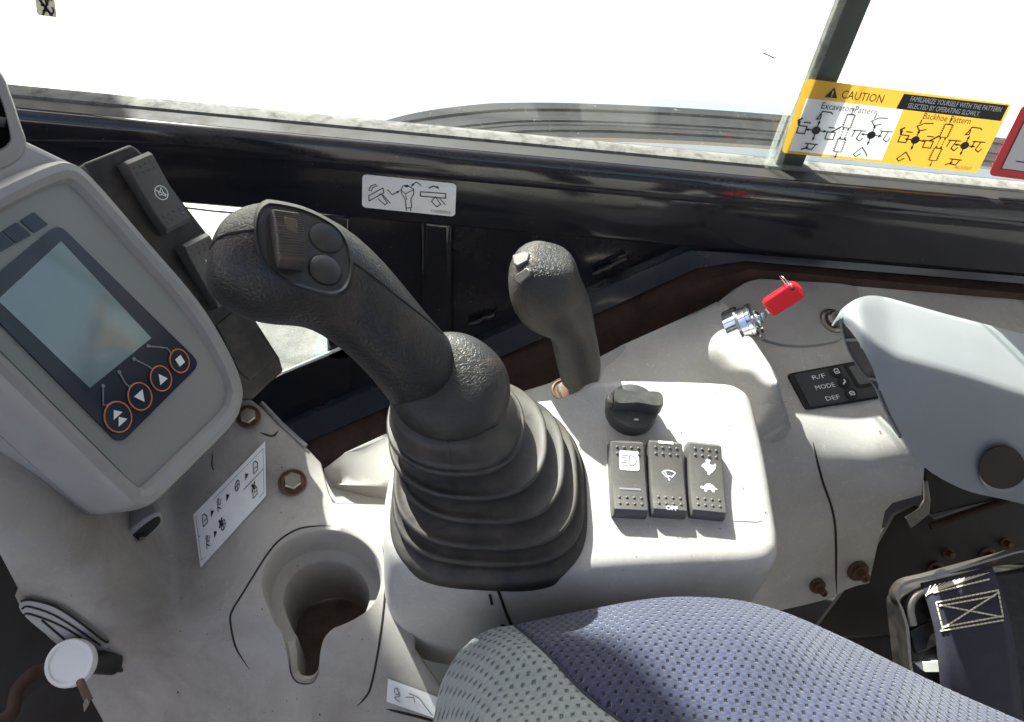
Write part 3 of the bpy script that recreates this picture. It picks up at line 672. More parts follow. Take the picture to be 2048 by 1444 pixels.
# ================================================================== MONITOR
MP = Plane(hd(300, 700, .56), (.861, -.17, .479))
mon = thing('monitor', MP(250, 1000)-Vector((.03, 0, .06)), 'grey control monitor with blank screen and four round keys', 'monitor')
front = cr([(140, 322), (185, 350), (300, 482), (400, 600), (462, 702), (488, 770), (486, 812), (468, 850), (400, 920), (345, 975), (312, 1005), (285, 1012), (255, 996), (150, 897), (0, 752), (-170, 590), (-215, 520), (-190, 470), (-60, 402), (50, 348), (105, 326)], 4)
fr3 = [MP(x, y) for x, y in front]
cen = sum(fr3, Vector())/len(fr3)
def grow(ring, d, back, sh=Vector((0, 0, 0))):
    out = []; n = len(ring)
    for i in range(n):
        t = (ring[(i+1) % n]-ring[i-1]).normalized(); o = t.cross(MP.n)
        if o.dot(ring[i]-cen) < 0: o = -o
        out.append(ring[i]+o*d-MP.n*back+sh)
    return out
rings = [grow(fr3, -.0135, .0075), grow(fr3, -.0125, .0068), grow(fr3, -.0105, .002), grow(fr3, -.006, .0), grow(fr3, -.0015, .0008), grow(fr3, .0005, .004), grow(fr3, .0018, .014), grow(fr3, .0018, .042), grow(fr3, -.0002, .0428), grow(fr3, -.0006, .0440), grow(fr3, .0012, .0450), grow(fr3, -.001, .078), grow(fr3, -.010, .100), grow(fr3, -.03, .115)]
housing = loft('housing', rings, M_monitor, mon, ang=30)
inner = grow(fr3, -.0128, .0070)
prism('face_panel', [p+MP.n*.0002 for p in inner], MP.n, .001, M_face, mon)
D0 = -.0066
gl = roundpoly([(117, 447), (402, 727), (240, 889), (-55, 590)], 22)
prism('glass_panel', [MP(x, y, D0+.0012) for x, y in gl], MP.n, .0012, M_navyglass, mon)
M_screen = pbr('lcd_screen', (.19, .25, .265), .07, coat=.5, var=.12, dscale=12)  # mid grey-blue base puts the reflected daylight into the screen's colour
prism('screen', [MP(x, y, D0+.0016) for x, y in [(122, 482), (303, 676), (180, 776), (-5, 600)]], MP.n, .0004, M_screen, mon)
for q in ([(68, 424), (97, 449), (69, 466), (41, 441)], [(33, 444), (63, 470), (34, 487), (5, 462)], [(0, 462), (29, 488), (0, 505), (-30, 480)]):
    prism('indicator_window', [MP(x, y, D0+.0008) for x, y in roundpoly(q, 3, 2)], MP.n, .0008, M_navyglass, mon)
keys = [(235, 834), (279, 793), (321, 757), (358, 722)]
lead = [[(236, 834-24), (206, 810), (206, 772)], [(262, 776), (252, 768), (238, 744)], [(304, 738), (296, 732), (268, 718)], [(342, 706), (334, 696), (296, 692)]]
PO = D0+.0018
exm = (MP(303, 676)-MP(180, 776)).normalized(); eym = MP.n.cross(exm)
for i, (x, y) in enumerate(keys):
    c = MP(x, y, PO); R_ = [.0108, .0100, .0095, .0092][i]*.98
    key = mesh('round_key', [c-MP.n*.0006+(exm*math.cos(a)+eym*math.sin(a))*R_ for a in [2*math.pi*j/28 for j in range(28)]]+[c+MP.n*.0006+(exm*math.cos(a)+eym*math.sin(a))*R_*.95 for a in [2*math.pi*j/28 for j in range(28)]],
               [[j, (j+1) % 28, 28+(j+1) % 28, 28+j] for j in range(28)]+[list(range(28, 56))], M_navyglass, mon)
    tube('orange_ring', [c+MP.n*.0006+(exm*math.cos(a)+eym*math.sin(a))*R_*.93 for a in [2*math.pi*j/28 for j in range(28)]], .00045, M_orange, key, 6, True)
    K = Print([c-exm*R_+eym*R_, c+exm*R_+eym*R_, c+exm*R_-eym*R_, c-exm*R_-eym*R_], MP.n)
    pol = [[[(.5, .24), (.7, .47), (.3, .47)], [(.5, .50), (.7, .73), (.3, .73)]], [[(.28, .36), (.72, .36), (.5, .74)]], [[(.5, .3), (.72, .66), (.28, .66)]], [rect(.33, .33, .67, .67)]][i]
    K.draw('key_symbol', M_white, key, pol, off=.0011)
    K.text('key_number', str(i+1), .42, 1.42, .2, M_inkg, key, off=.0002)
    ll = [MP(a, b, PO) for a, b in lead[i]]
    tube('leader_line', ll, .00055, M_inkg, mon, 5)
    lathe('leader_dot', ll[-1]-MP.n*.0003, MP.n, [(.0013, 0), (.0013, .0006)], M_inkg, mon, 12)
rb = [(-80, 235), (0, 258), (45, 272), (82, 290), (121, 309), (160, 328), (196, 364), (230, 410), (160, 440), (0, 440), (-100, 440)]
bevel(prism('rear_housing', [MP(x, y, -.014) for x, y in rb], MP.n, .05, M_monitor, mon), .006, 3)
# socket in the lower shell, and the rear body
soc = [(233, 1085), (250, 1070), (290, 1040), (318, 1026), (326, 1036), (318, 1056), (285, 1085), (250, 1102), (236, 1100)]
SP = Plane(MP(280, 1040, -.045), (.45, -.75, .1))
prism('socket_shell', [SP(x, y) for x, y in cr(soc, 3)], SP.n, .03, M_monitor, mon, .002)
prism('socket_opening', [SP(x, y, .0006) for x, y in cr([(262, 1076), (290, 1050), (316, 1034), (320, 1046), (296, 1070), (272, 1086)], 3)], SP.n, .001, M_dark, mon)
lathe('socket_pin', SP(283, 1072, .0006), SP.n, [(.0022, 0), (.002, .003), (0, .003)], M_zinc, mon, 12)

# ------------------------------------------------------------------ air vent, top left
VP = Plane(hd(10, 260, .47), (.80, -.45, .42))
vent = thing('air_vent', VP(0, 330), 'grey rounded air vent at the left edge above the monitor', 'air vent')
vo = cr([(-150, 60), (-60, 90), (0, 142), (22, 190), (42, 250), (52, 282), (46, 312), (20, 332), (-20, 348), (-100, 370), (-180, 330), (-200, 200)], 5)
vi = cr([(-130, 100), (-60, 120), (-18, 165), (2, 200), (16, 250), (20, 276), (16, 286), (4, 296), (-20, 304), (-90, 320), (-150, 280), (-165, 190)], 5)
A_ = lambda L, o: [VP(x, y, o) for x, y in L]
vc = VP(-60, 220); sc = lambda ring, f: [vc+(p-vc)*f for p in ring]
loft('bezel', [sc(A_(vo, -.05), .9), A_(vo, -.03), A_(vo, -.006), sc(A_(vo, -.001), .985), sc(A_(vo, 0), .965), sc(A_(vi, 0), 1.04), sc(A_(vi, -.002), 1.0), A_(vi, -.03)], M_monitor, vent, ang=40)
prism('back_plate', A_(vi, -.028), VP.n, .002, M_dark, vent)
for dy in (-45, 30, 95):
    a, b_ = (-120, 175+dy), (14, 205+dy)
    prism('louvre', [VP(a[0], a[1], -.001), VP(b_[0], b_[1], -.001), VP(b_[0]-2, b_[1]+20, -.016), VP(a[0], a[1]+20, -.016)], VP.n, .003, M_monitor, vent, .001)

# ------------------------------------------------------------------ bank of two rocker switches behind the monitor
def rocker_local(w, L, h=.0):
    """one rocker actuator: x width, y length, z up; returns rings for a loft across the length."""
    def top(t):
        q = 2*t-1; return h+.0092+.0026*q*q+.0010*q-.0035*max(0, abs(q)-.88)**2/.0144
    rings = []
    N = 20
    for i in range(N+1):
        t = i/N; y = (t-.5)*L; z = top(t); ww = w/2*(1-.035*abs(2*t-1)**6)
        e = .0016
        ins = .0006 if i in (0, N) else 0
        rings.append([Vector((-ww*1.02, y, 0)), Vector((-ww, y, z-e)), Vector((-ww+e*.12, y, z-e*.5)), Vector((-ww+e*.4, y, z-e*.15)), Vector((-ww+e, y, z)), Vector((ww-e, y, z)), Vector((ww-e*.4, y, z-e*.15)), Vector((ww-e*.12, y, z-e*.5)), Vector((ww, y, z-e)), Vector((ww*1.02, y, 0))])
    return rings, top
_dot = None
def dot_mesh():
    global _dot
    if _dot is None:
        vs = [(0, 0, .0011)]; fs = []; k_ = 8
        for r, z in ((.0008, .0008), (.00125, 0)):
            vs += [(r*math.cos(2*math.pi*j/k_), r*math.sin(2*math.pi*j/k_), z) for j in range(k_)]
        for j in range(k_):
            q = (j+1) % k_; fs += [[0, 1+j, 1+q], [1+j, 1+k_+j, 1+k_+q, 1+q]]
        _dot = bpy.data.meshes.new('grip_dot'); _dot.from_pydata(vs, [], fs); _dot.materials.append(M_rocker); _dot.shade_smooth()
    return _dot
def rocker(parent, corners, n, label, h=0, skip=(), lift=0):
    """corners TL,TR,BR,BL in 3-D on the panel; an actuator standing on it, as a part of parent."""
    TL, TR, BR, BL = corners; c = (TL+TR+BR+BL)/4+Vector(n)*lift
    ey = ((TL+TR)-(BL+BR)).normalized(); n = Vector(n).normalized(); ey = (ey-ey.dot(n)*n).normalized(); ex = ey.cross(n)
    w = ((TR-TL).length+(BR-BL).length)/2; L = ((TL-BL).length+(TR-BR).length)/2
    M = Matrix.Translation(c) @ Matrix((ex, ey, n)).transposed().to_4x4()
    rings, top = rocker_local(w, L, h)
    wr = [[M @ p for p in r] for r in rings]
    o = loft('rocker_switch', wr, M_rocker, parent, ang=35); o['label'] = label
    PM = WM[parent].inverted()
    for end in (0, 1):
        for r in range(2):
            for i in range(4):
                t = (.125+r*.085) if end == 0 else (.885-r*.085)
                if (end, r, i) in skip: continue
                d = bpy.data.objects.new('grip_dot', dot_mesh()); COL.objects.link(d); d.parent = o
                d.matrix_local = PM @ M @ Matrix.Translation(((i-1.5)*w*.21, (t-.5)*L, top(t)-.0001))
    class Top(Print):
        """print that lies on the curved top of the rocker; u across, v down the length."""
        def __init__(s_, u0, v0, u1, v1):
            s_.r = (u0, v0, u1, v1); f = lambda u, v: M @ Vector(((u-.5)*w, (.5-v)*L, top(1-v)))
            Print.__init__(s_, [f(u0, v0), f(u1, v0), f(u1, v1), f(u0, v1)], n)
        def at(s_, u, v, off=0):
            u0, v0, u1, v1 = s_.r; U, V_ = u0+(u1-u0)*u, v0+(v1-v0)*v
            return M @ Vector(((U-.5)*w, (.5-V_)*L, top(1-V_)+off))
    P = Top
    return o, P, M, w, L
RP = Plane(MP(330, 480, -.020), (.70, -.42, .58))
bank = thing('switch_bank', RP(520, 790), 'black bracket with two rocker switches behind the monitor', 'switch bank')
pl_ = [(168, 326), (262, 288), (276, 297), (322, 345), (425, 480), (480, 590), (560, 715), (568, 742), (505, 800), (470, 800), (300, 560)]
bevel(prism('bracket', [RP(x, y) for x, y in pl_], RP.n, .022, M_black, bank), .002, 2)
for cs_, lab in (([(236, 338), (282, 304), (370, 448), (322, 470)], 'rocker switch with crossed horn symbol'), ([(352, 500), (396, 466), (470, 590), (424, 622)], 'rocker switch with dashed symbol, partly behind the joystick')):
    o, P, M, w, L = rocker(bank, [RP(x, y) for x, y in cs_], RP.n, lab, .002)
    if 'crossed' in lab:
        q = P(.34, .42, .80, .62)
        q.draw('symbol', M_white, o, [], [(circ(.5, .5, .46, .46, 24)+[(.96, .5)], .0007), ([(.2, .2), (.8, .8)], .0007), ([(.3, .4), (.45, .4), (.65, .2), (.65, .8), (.45, .6), (.3, .6), (.3, .4)], .0006)])
    else:
        q = P(.4, .3, .9, .52)
        q.draw('symbol', M_white, o, [], [([(.1, .1), (.1, .35)], .0009), ([(.1, .5), (.1, .8)], .0009), ([(.4, .2), (.4, .5)], .0009), ([(.4, .62), (.4, .95)], .0009), ([(.7, .3), (.7, .6)], .0009), ([(.7, .7), (.7, .98)], .0009)])
prism('lower_cover', [RP(x, y, .0015) for x, y in [(432, 650), (486, 606), (556, 716), (500, 760), (478, 742)]], RP.n, .002, M_black, bank, .001)

# ================================================================== FRONT CONSOLE (left, with cup holder)
fc_ctrl = [(-60, 1040, .01), (0, 1100, -.005), (150, 1130, -.03), (60, 1215, -.055), (120, 1250, -.07), (200, 1300, -.10), (260, 1390, -.15), (300, 1500, -.19), (100, 960, .005), (250, 1120, -.055), (250, 1230, -.075),
           (340, 1180, -.11), (335, 1080, -.098), (345, 980, -.085), (420, 920, -.07), (480, 820, -.05), (540, 840, -.055),
           (530, 885, -.062), (390, 1020, -.085), (405, 1135, -.103), (530, 990, -.082), (585, 965, -.078), (640, 925, -.076), (655, 1000, -.084), (662, 1045, -.087),
           (560, 1090, -.088), (650, 1058, -.087), (750, 1100, -.088), (780, 1060, -.087), (480, 1230, -.102), (540, 1220, -.097), (760, 1200, -.097), (800, 1200, -.097), (420, 1230, -.108),
           (470, 1310, -.122), (560, 1330, -.118), (690, 1340, -.118), (650, 1400, -.136), (400, 1440, -.165), (540, 1440, -.152), (760, 1420, -.135), (850, 1420, -.135), (640, 1500, -.165), (900, 1520, -.16)]
fc = rbf(fc_ctrl)
fcon = thing('front_console', hz(450, 1440, -.2), 'dusty grey moulded front console with cup holder under the monitor', 'console')
out_fc = [(-140, 960), (-60, 1030), (0, 1108), (36, 1176), (30, 1192), (42, 1216), (62, 1244), (108, 1282), (140, 1310), (162, 1356), (182, 1398), (208, 1446), (250, 1530), (500, 1560), (900, 1560), (900, 1400), (830, 1300), (830, 1080), (770, 1010), (672, 1010), (664, 1050),
          (664, 1006), (656, 985), (640, 926), (600, 884), (563, 846), (500, 800), (440, 760), (300, 850), (100, 900), (-100, 900)]
out_fc = [p for p in out_fc if p not in ((672, 1010), (664, 1050))]
hole = cr([(530, 1190), (527, 1160), (540, 1118), (570, 1085), (610, 1066), (650, 1061), (695, 1068), (730, 1088), (754, 1118), (762, 1150), (756, 1185), (738, 1215), (705, 1238), (668, 1256), (648, 1278), (640, 1310), (636, 1350), (622, 1368), (594, 1366), (580, 1345), (574, 1305), (565, 1272), (548, 1236)], 3)
hole = [(645+(x-645)*(1.03 if y < 1250 else 1), 1165+(y-1165)*(1.02 if y < 1250 else 1)) for x, y in hole]
hcen = fc(645, 1160)
axis_dn = Vector((0, .10, -1)).normalized()
def well(f, d):
    def g(p, q):
        slot = q[1] > 1262
        ff = f
        return (hcen-p)*Vector((1, 1, 0)).length*0 + Vector(((hcen.x-p.x)*(1-ff), (hcen.y-p.y)*(1-ff)*(.35 if slot else 1), 0))+axis_dn*(d-(max(0, (p.z-hcen.z))*0) + (p.z-hcen.z if slot and d > .02 else 0))
    return g
o = sheet('shell', out_fc, fc, 17, M_dusty, fcon, [hole], lip=[(0, .003, -.004), (0, .004, -.03)], holelip=[well(.985, .0015), well(.965, .005), well(.945, .028), well(.93, .031), well(.76, .033), well(.735, .036), well(.70, .104)], ang=70)
shell_fc = o
M_well = M_dusty
fl = [Vector((hcen.x+.037*math.cos(a), hcen.y+.04*math.sin(a)-.008, hcen.z-.100)) for a in [2*math.pi*j/32 for j in range(32)]]
fl2 = [hcen+Vector((-.03, -.07, -.100)), hcen+Vector((.03, -.07, -.100))]
mesh('cup_floor', [hcen+Vector((x, y, -.100)) for x, y in ((-.05, -.1), (.05, -.1), (.05, .05), (-.05, .05))], [[0, 1, 2, 3]], pbr('rusty_cup_floor', (.12, .09, .075), .8, dirt=.8, dcol=(.06, .038, .028), dscale=30, grain=.4), fcon)
def groove(name, pts, o_, r, parent, mat=None, k_=4, closed=False, off=0.0):
    P_ = [cast(o_, x, y, off)[0] for x, y in cr(pts, k_, closed)]; n_ = len(P_)
    return tube(name, P_, [r*min(1, .15+5*min(i, n_-1-i)/n_) for i in range(n_)], mat or M_dark, parent, 6)
groove('tray_gap', [(664, 1052), (640, 1052), (600, 1057), (562, 1078), (535, 1108), (508, 1150), (486, 1186), (464, 1222), (461, 1245), (470, 1290), (485, 1318), (500, 1340)], shell_fc, .0008, fcon)
groove('tray_gap', [(764, 1085), (771, 1140), (770, 1190), (758, 1290), (742, 1372), (728, 1398), (714, 1412)], shell_fc, .0008, fcon)
# flat bolt, zinc screw, little slits
c, n = cast(shell_fc, 585, 965); hexbolt('hex_bolt', c, n, .0072, .006, M_zinc, fcon, 1.55)
c, n = cast(shell_fc, 498, 836); hexbolt('hex_bolt', c+n*.002, n, .0065, .006, M_zinc, fcon, 1.5)
tube('slit', [cast(shell_fc, x, y, .0002)[0] for x, y in [(425, 908), (424, 930), (427, 940)]], .0005, M_dark, fcon, 5)
groove('bracket_fold', [(556, 862), (545, 872), (520, 865)], shell_fc, .0008, fcon)
tube('bracket_edge', [fc(522, 806), fc(562, 848), fc(612, 893)], .0022, M_zinc, fcon, 6)
# oval louvre pad on the front corner and the cable hole
pad = [(38, 1214), (58, 1198), (110, 1212), (160, 1244), (205, 1278), (216, 1290), (204, 1300), (180, 1302), (150, 1296), (110, 1278), (62, 1244)]
sheet('speaker_pad', cr(pad, 4), lambda x, y: fc(x, y)+(CAM-fc(x, y)).normalized()*.004, 12, M_shell, fcon, lip=[(0, .002, -.003), (0, .004, -.008)])
for pts in ([(42, 1203), (62, 1200), (110, 1213), (160, 1245), (205, 1280), (217, 1284)], [(44, 1218), (58, 1213), (108, 1230), (160, 1262), (200, 1290)], [(48, 1230), (60, 1228), (108, 1245), (150, 1268), (184, 1295)], [(84, 1240), (100, 1254), (140, 1288)]):
    tube('pad_groove', [fc(x, y)+(CAM-fc(x, y)).normalized()*.0043 for x, y in cr(pts, 4, False)], .0008, M_dark, fcon, 5)
hl = cr([(168, 1306), (186, 1298), (205, 1304), (232, 1322), (246, 1340), (240, 1345), (220, 1342), (196, 1336), (176, 1332)], 4)
sheet('cable_hole', hl, lambda x, y: fc(x, y)+(CAM-fc(x, y)).normalized()*.0012, 10, M_dark, fcon)
# white cap hanging out of the hole
kc = fc(140, 1326)+(CAM-fc(140, 1326)).normalized()*.03
kn = (CAM-kc).normalized()*1.0+Vector((-.35, -.1, .15)); kn.normalize()
cap = thing('white_cap', kc, 'round white plastic cap on a dark stalk at lower left', 'cap')
ux = Vector((0, 0, 1)).cross(kn)
lathe('cap_disc', kc-kn*.006, kn, [(.0135, 0), (.0150, .001), (.0150, .0065), (.0142, .008), (.0125, .0078), (.0118, .0068), (.0001, .0066)], M_cap, cap, 32)
bevel(prism('cap_tab', [hit(x, y, kc, kn) for x, y in [(88, 1338), (104, 1330), (112, 1344), (96, 1350)]], kn, .003, M_cap, cap), .001)
e_ = fc(225, 1325)
tube('stalk', [kc-kn*.006, kc.lerp(e_, .4)-kn*.004, e_], [.0075, .007, .0085], M_black, cap, 14)
# dangling clip below it
clip = thing('clip', hd(168, 1390, .50), 'small tarnished metal clip hanging below the white cap', 'clip')
tube('clip_wire', [hd(160, 1362, .515), hd(170, 1385, .51), hd(178, 1402, .51)], .0022, M_rustbolt, clip)
prism('clip_tab', [hd(x, y, .508) for x, y in [(166, 1408), (172, 1396), (180, 1398), (176, 1412), (168, 1424)]], (0, -.7, .7), .001, M_zinc, clip)
# dark floor clutter beside the console
hose = thing('floor_cable', (-.3, .2, -.30), 'dusty red-brown cable on the dark floor at lower left', 'cable')
tube('cable', [hz(x, y, -.3) for x, y in cr([(-40, 1460), (20, 1430), (35, 1380), (70, 1345), (110, 1335)], 6, False)], .006, M_rust, hose)
fm = thing('floor_box', hz(90, 1430, -.34), 'dark floor hump beside the front console', 'floor cover')
loft('cover', [[hz(x, y, z) for x, y in cr(P_, 4)] for P_, z in (([(30, 1440), (70, 1380), (130, 1362), (200, 1400), (260, 1600), (0, 1600)], -.36), ([(50, 1450), (82, 1396), (130, 1376), (190, 1410), (250, 1600), (20, 1600)], -.345))], M_carpet, fm)

# console sticker with steps
def wrapped(name, quad, label):
    pr = Wrap(fc, quad); th = thing(name, pr.at(.5, .5), label, 'sticker'); N_, M_ = 14, 8
    vs = [pr.at(i/N_, j/M_, .0012) for j in range(M_+1) for i in range(N_+1)]
    mesh('backing', vs, [[j*(N_+1)+i, j*(N_+1)+i+1, (j+1)*(N_+1)+i+1, (j+1)*(N_+1)+i] for j in range(M_) for i in range(N_)], M_sticker, th)
    return th, pr
ss, pr = wrapped('instruction_sticker', ((387, 1030), (531, 883), (533, 992), (402, 1136)), 'long white instruction sticker with small pictures on the front console')
lw_ = .0006
polys, lines = [], []
lines += [([(.03, .47), (.97, .47)], lw_), ([(.03, .1), (.03, .9), (.97, .9), (.97, .1), (.03, .1)], lw_*.6)]
def icon(u, v, i):
    W_ = lw_*1.1
    if i % 3 == 0: lines.extend([([(u-.03, v-.1), (u-.03, v+.1), (u+.03, v+.1), (u+.03, v-.02), (u, v-.1), (u-.03, v-.1)], W_), ([(u-.015, v+.02), (u+.02, v+.02)], W_)])
    elif i % 3 == 1: lines.extend([(circ(u-.005, v-.08, .012, .035, 10)+[(u+.007, v-.08)], W_), ([(u-.02, v+.11), (u-.015, v-.03), (u+.02, v+.02), (u+.035, v-.06)], W_), ([(u-.015, v+.03), (u+.025, v+.11)], W_)])
    else: lines.extend([(circ(u, v, .03, .09, 14)+[(u+.03, v)], W_), ([(u, v-.09), (u, v+.09)], W_), ([(u-.03, v), (u+.03, v)], W_)])
for i, (u, v) in enumerate(((.14, .28), (.34, .28), (.6, .28), (.86, .28), (.14, .7), (.37, .7), (.84, .7))): icon(u, v, i)
for u, v in ((.24, .3), (.46, .3), (.73, .28), (.25, .7)): polys.append([(u-.015, v-.07), (u+.03, v), (u-.015, v+.07)])
for u, v in ((.34, .62), (.82, .6)): lines += [([(u-.02, v-.06), (u+.02, v+.06)], .0016), ([(u+.02, v-.06), (u-.02, v+.06)], .0016)]
pr.draw('printed_pictures', M_ink, ss, polys, lines, off=.0018)
ls, pr = wrapped('small_sticker', ((776, 1356), (900, 1402), (900, 1446), (773, 1402)), 'white sticker with lever picture at the bottom beside the seat')
pr.draw('printed_picture', M_inkg, ls, [], [(cr([(.15, .3), (.2, .55), (.12, .7), (.2, .8)], 3, False), .0007), (circ(.15, .4, .04, .14, 10), .0006), (cr([(.35, .3), (.5, .35), (.6, .6), (.72, .9)], 4, False), .0009), ([(.3, .5), (.42, .4), (.44, .6)], .0007)], off=.0018)
groove('lower_gap', [(772, 1418), (830, 1432), (900, 1452)], shell_fc, .001, fcon)

# low flange behind the boot, and the lit ledge beside the cup holder
fl_ctrl = [(640, 990, -.115), (690, 905, -.11), (770, 870, -.105), (1100, 765, -.08), (1240, 690, -.07), (1240, 800, -.09), (1000, 900, -.115), (780, 1000, -.125), (720, 1060, -.125)]
ff = rbf(fl_ctrl)
flg = thing('wall_side_trim', hz(900, 900, -.15), 'low grey trim between the joystick console and the wall', 'trim')
sheet('trim_shell', [(600, 1080), (640, 965), (655, 938), (690, 905), (770, 868), (1100, 766), (1245, 690), (1300, 700), (1260, 820), (1000, 950), (800, 1090)], ff, 22, M_shell, flg, lip=[(0, .004, -.006), (0, .006, -.04)])
bt = thing('trim_end', hz(720, 960, -.11), 'grey angled trim end piece left of the rubber boot', 'trim')
sheet('end_shell', [(648, 938), (690, 906), (790, 868), (790, 975), (766, 973), (662, 968)], rbf([(648, 938, -.10), (690, 906, -.095), (790, 868, -.085), (790, 975, -.10), (660, 968, -.112)]), 18, M_dusty, bt, lip=[(0, -.001, -.004), (0, 0, -.016)])  # darker plastic chosen so the shade on this piece sits in its colour
c, n = hz(1128, 782, -.05), Vector((0, -.2, 1))
hexbolt('hex_bolt', c, n, .007, .006, M_zinc, flg, 1.6)

# ================================================================== SWITCH CONSOLE (boot, dial, rockers)
TL_ = math.radians(14)
CP = Plane((.15, .33, 0), (0, -math.sin(TL_), math.cos(TL_)))
scon = thing('switch_console', CP(1250, 1180)-Vector((0, 0, .15)), 'pale grey switch console with dial and three rocker switches', 'console')
top = cr([(800, 900), (870, 830), (1000, 800), (1100, 790), (1150, 775), (1178, 757), (1215, 752), (1330, 753), (1440, 757), (1478, 765), (1505, 790), (1522, 850), (1540, 935), (1556, 1030), (1562, 1075), (1556, 1105), (1520, 1126), (1400, 1132), (1250, 1140), (1100, 1152), (980, 1158), (880, 1150), (810, 1125), (780, 1085), (774, 1030), (778, 960)], 4)
t3 = [CP(x, y) for x, y in top]; tc_ = sum(t3, Vector())/len(t3)
def sgrow(d, back, shift=(0, 0, 0), frontonly=0):
    out = []; n = len(t3)
    for i in range(n):
        t = (t3[(i+1) % n]-t3[i-1]).normalized(); o = t.cross(CP.n)
        if o.dot(t3[i]-tc_) < 0: o = -o
        out.append(t3[i]+o*d+Vector((0, 0, -back))+Vector(shift))
    return out
con_body = loft('console_shell', [sgrow(-.011, .0), sgrow(-.0075, .0004), sgrow(-.004, .0018), sgrow(-.001, .005), sgrow(.0008, .010), sgrow(.0022, .018), sgrow(.003, .04), sgrow(.003, .08), sgrow(.0, .115), sgrow(-.008, .15, (.004, 0, 0)), sgrow(-.025, .19, (.015, .0, 0))], M_light, scon, ang=60)
# split line and slots in the front
for pts in ([(978, 1130), (984, 1150), (996, 1180), (1012, 1225), (1022, 1248)],):
    tube('split_line', [cast(con_body, x, y, 0)[0] for x, y in cr(pts, 4, False)], .0011, M_dark, scon, 6)
for (x, y, w, h) in ((981, 1198, 9, 22), (1006, 1252, 10, 9)):
    c4 = [cast(con_body, a, b, .0004)[0] for a, b in ((x-w/2, y-h/2), (x+w/2-3, y-h/2), (x+w/2+2, y+h/2), (x-w/2+5, y+h/2))]
    mesh('latch_slot', c4, [[0, 1, 2, 3]], M_dark, scon)
groove('blank_plate_edge', [(1446, 1041), (1500, 1043), (1518, 1043), (1524, 1038)], con_body, .0004, scon, M_shell)
# rockers
rk = [([(1213, 893), (1281, 893), (1290, 1037), (1223, 1037)], 'black rocker switch with headlight sticker', 'light'), ([(1289, 893), (1356, 894), (1367, 1037), (1300, 1037)], 'black rocker switch with wiper symbol and OFF', 'wiper'), ([(1367, 897), (1433, 897), (1444, 1040), (1377, 1040)], 'black rocker switch with rabbit and turtle symbols', 'speed')]
def shp(P, pts): return P
for cs_, lab, kind in rk:
    skip = {(1, 1, 1), (1, 1, 2)} if kind == 'light' else ()
    o, P, M, w, L = rocker(scon, [CP(x, y) for x, y in cs_], CP.n, lab, .0, skip)
    if kind == 'light':
        q = P(.24, .16, .82, .42); q.draw('white_label', M_white, o, [roundpoly(rect(0, 0, 1, 1), .12)], off=.0003)
        q.draw('symbol', M_ink, o, [], [([(.52, .25), (.52, .76), (.66, .76), (.82, .66), (.87, .5), (.82, .35), (.66, .25), (.52, .25)], .0006)]+[([(.12, .24+.125*i), (.44, .24+.125*i)], .0005) for i in range(5)], off=.0005)
        q = P(.2, .645, .82, .70); q.draw('white_line', M_inkg, o, [rect(0, .25, 1, .75)])
    elif kind == 'wiper':
        q = P(.28, .012, .72, .062); q.draw('white_bar', M_white, o, [rect(0, 0, 1, 1)])
        q = P(.34, .40, .74, .56)
        q.draw('symbol', M_white, o, [circ(.5, .9, .07, .07, 10)], [([(.02, .3), (.2, .16), (.5, .1), (.8, .16), (.98, .3), (.72, .66), (.5, .56), (.3, .66), (.02, .3)], .0007), ([(.22, .25), (.5, .88)], .0007)])
        q = P(.36, .905, .70, .96); q.text('lettering', 'OFF', 0, 1, 1, M_white, o, 1, bold=.02, off=.0006)
    else:
        q = P(.28, .23, .8, .46)
        q.draw('rabbit_symbol', M_white, o, [[(.18, .42), (.3, .3), (.42, .28), (.40, .1), (.5, .02), (.56, .1), (.6, .05), (.68, .12), (.6, .3), (.7, .36), (.86, .36), (.92, .26), (.98, .36), (.95, .56), (.86, .66), (.74, .82), (.62, .88), (.58, .99), (.48, .95), (.5, .8), (.38, .74), (.3, .58), (.16, .52)][::-1]])
        q = P(.28, .57, .8, .69)
        q.draw('turtle_symbol', M_white, o, [[(.0, .5), (.1, .36), (.22, .42), (.34, .12), (.5, .0), (.66, .06), (.8, .3), (.88, .52), (1, .56), (.88, .68), (.8, .7), (.8, .96), (.66, .96), (.64, .74), (.4, .74), (.38, .96), (.24, .96), (.24, .7), (.06, .64)][::-1]])
# dial
dc = CP(1260, 826); ex = Vector((1, 0, 0)); n = CP.n; ey = n.cross(ex)
rd = .0192
dial = lathe('throttle_dial', dc, n, [(rd, 0), (rd, .009), (rd*.965, .0115), (rd*.9, .0122), (0, .0122)], M_dial, scon, 40)
dial['label'] = 'black rotary dial with raised handle bar'
hb = cr([(-.0165, .0045), (-.013, .0062), (0, .0046), (.013, .0062), (.0185, .005), (.0195, 0), (.0185, -.005), (.013, -.0062), (0, -.0046), (-.013, -.0062), (-.0165, -.0045), (-.0172, 0)], 3)
def hp(sc_, z): return [dc+n*z+ex*x*sc_+ey*(y*sc_+.0005) for x, y in hb]
loft('dial_handle', [hp(1.04, .0118), hp(1, .021), hp(.985, .0228), hp(.94, .0238)], M_dial, dial, ang=40)
bevel(prism('pointer', [dc+n*.0205+ex*x+ey*y for x, y in ((-.0215, -.0030), (-.0170, -.0040), (-.0170, .0040), (-.0215, .0030))], n, .009, M_zinc, dial), .0008)
prism('dial_mark', [dc+n*.0125+ex*(.001+.0018*math.cos(a))+ey*(-.0118+.0008*math.sin(a)) for a in [2*math.pi*j/10 for j in range(10)]], n, .0003, M_white, dial)

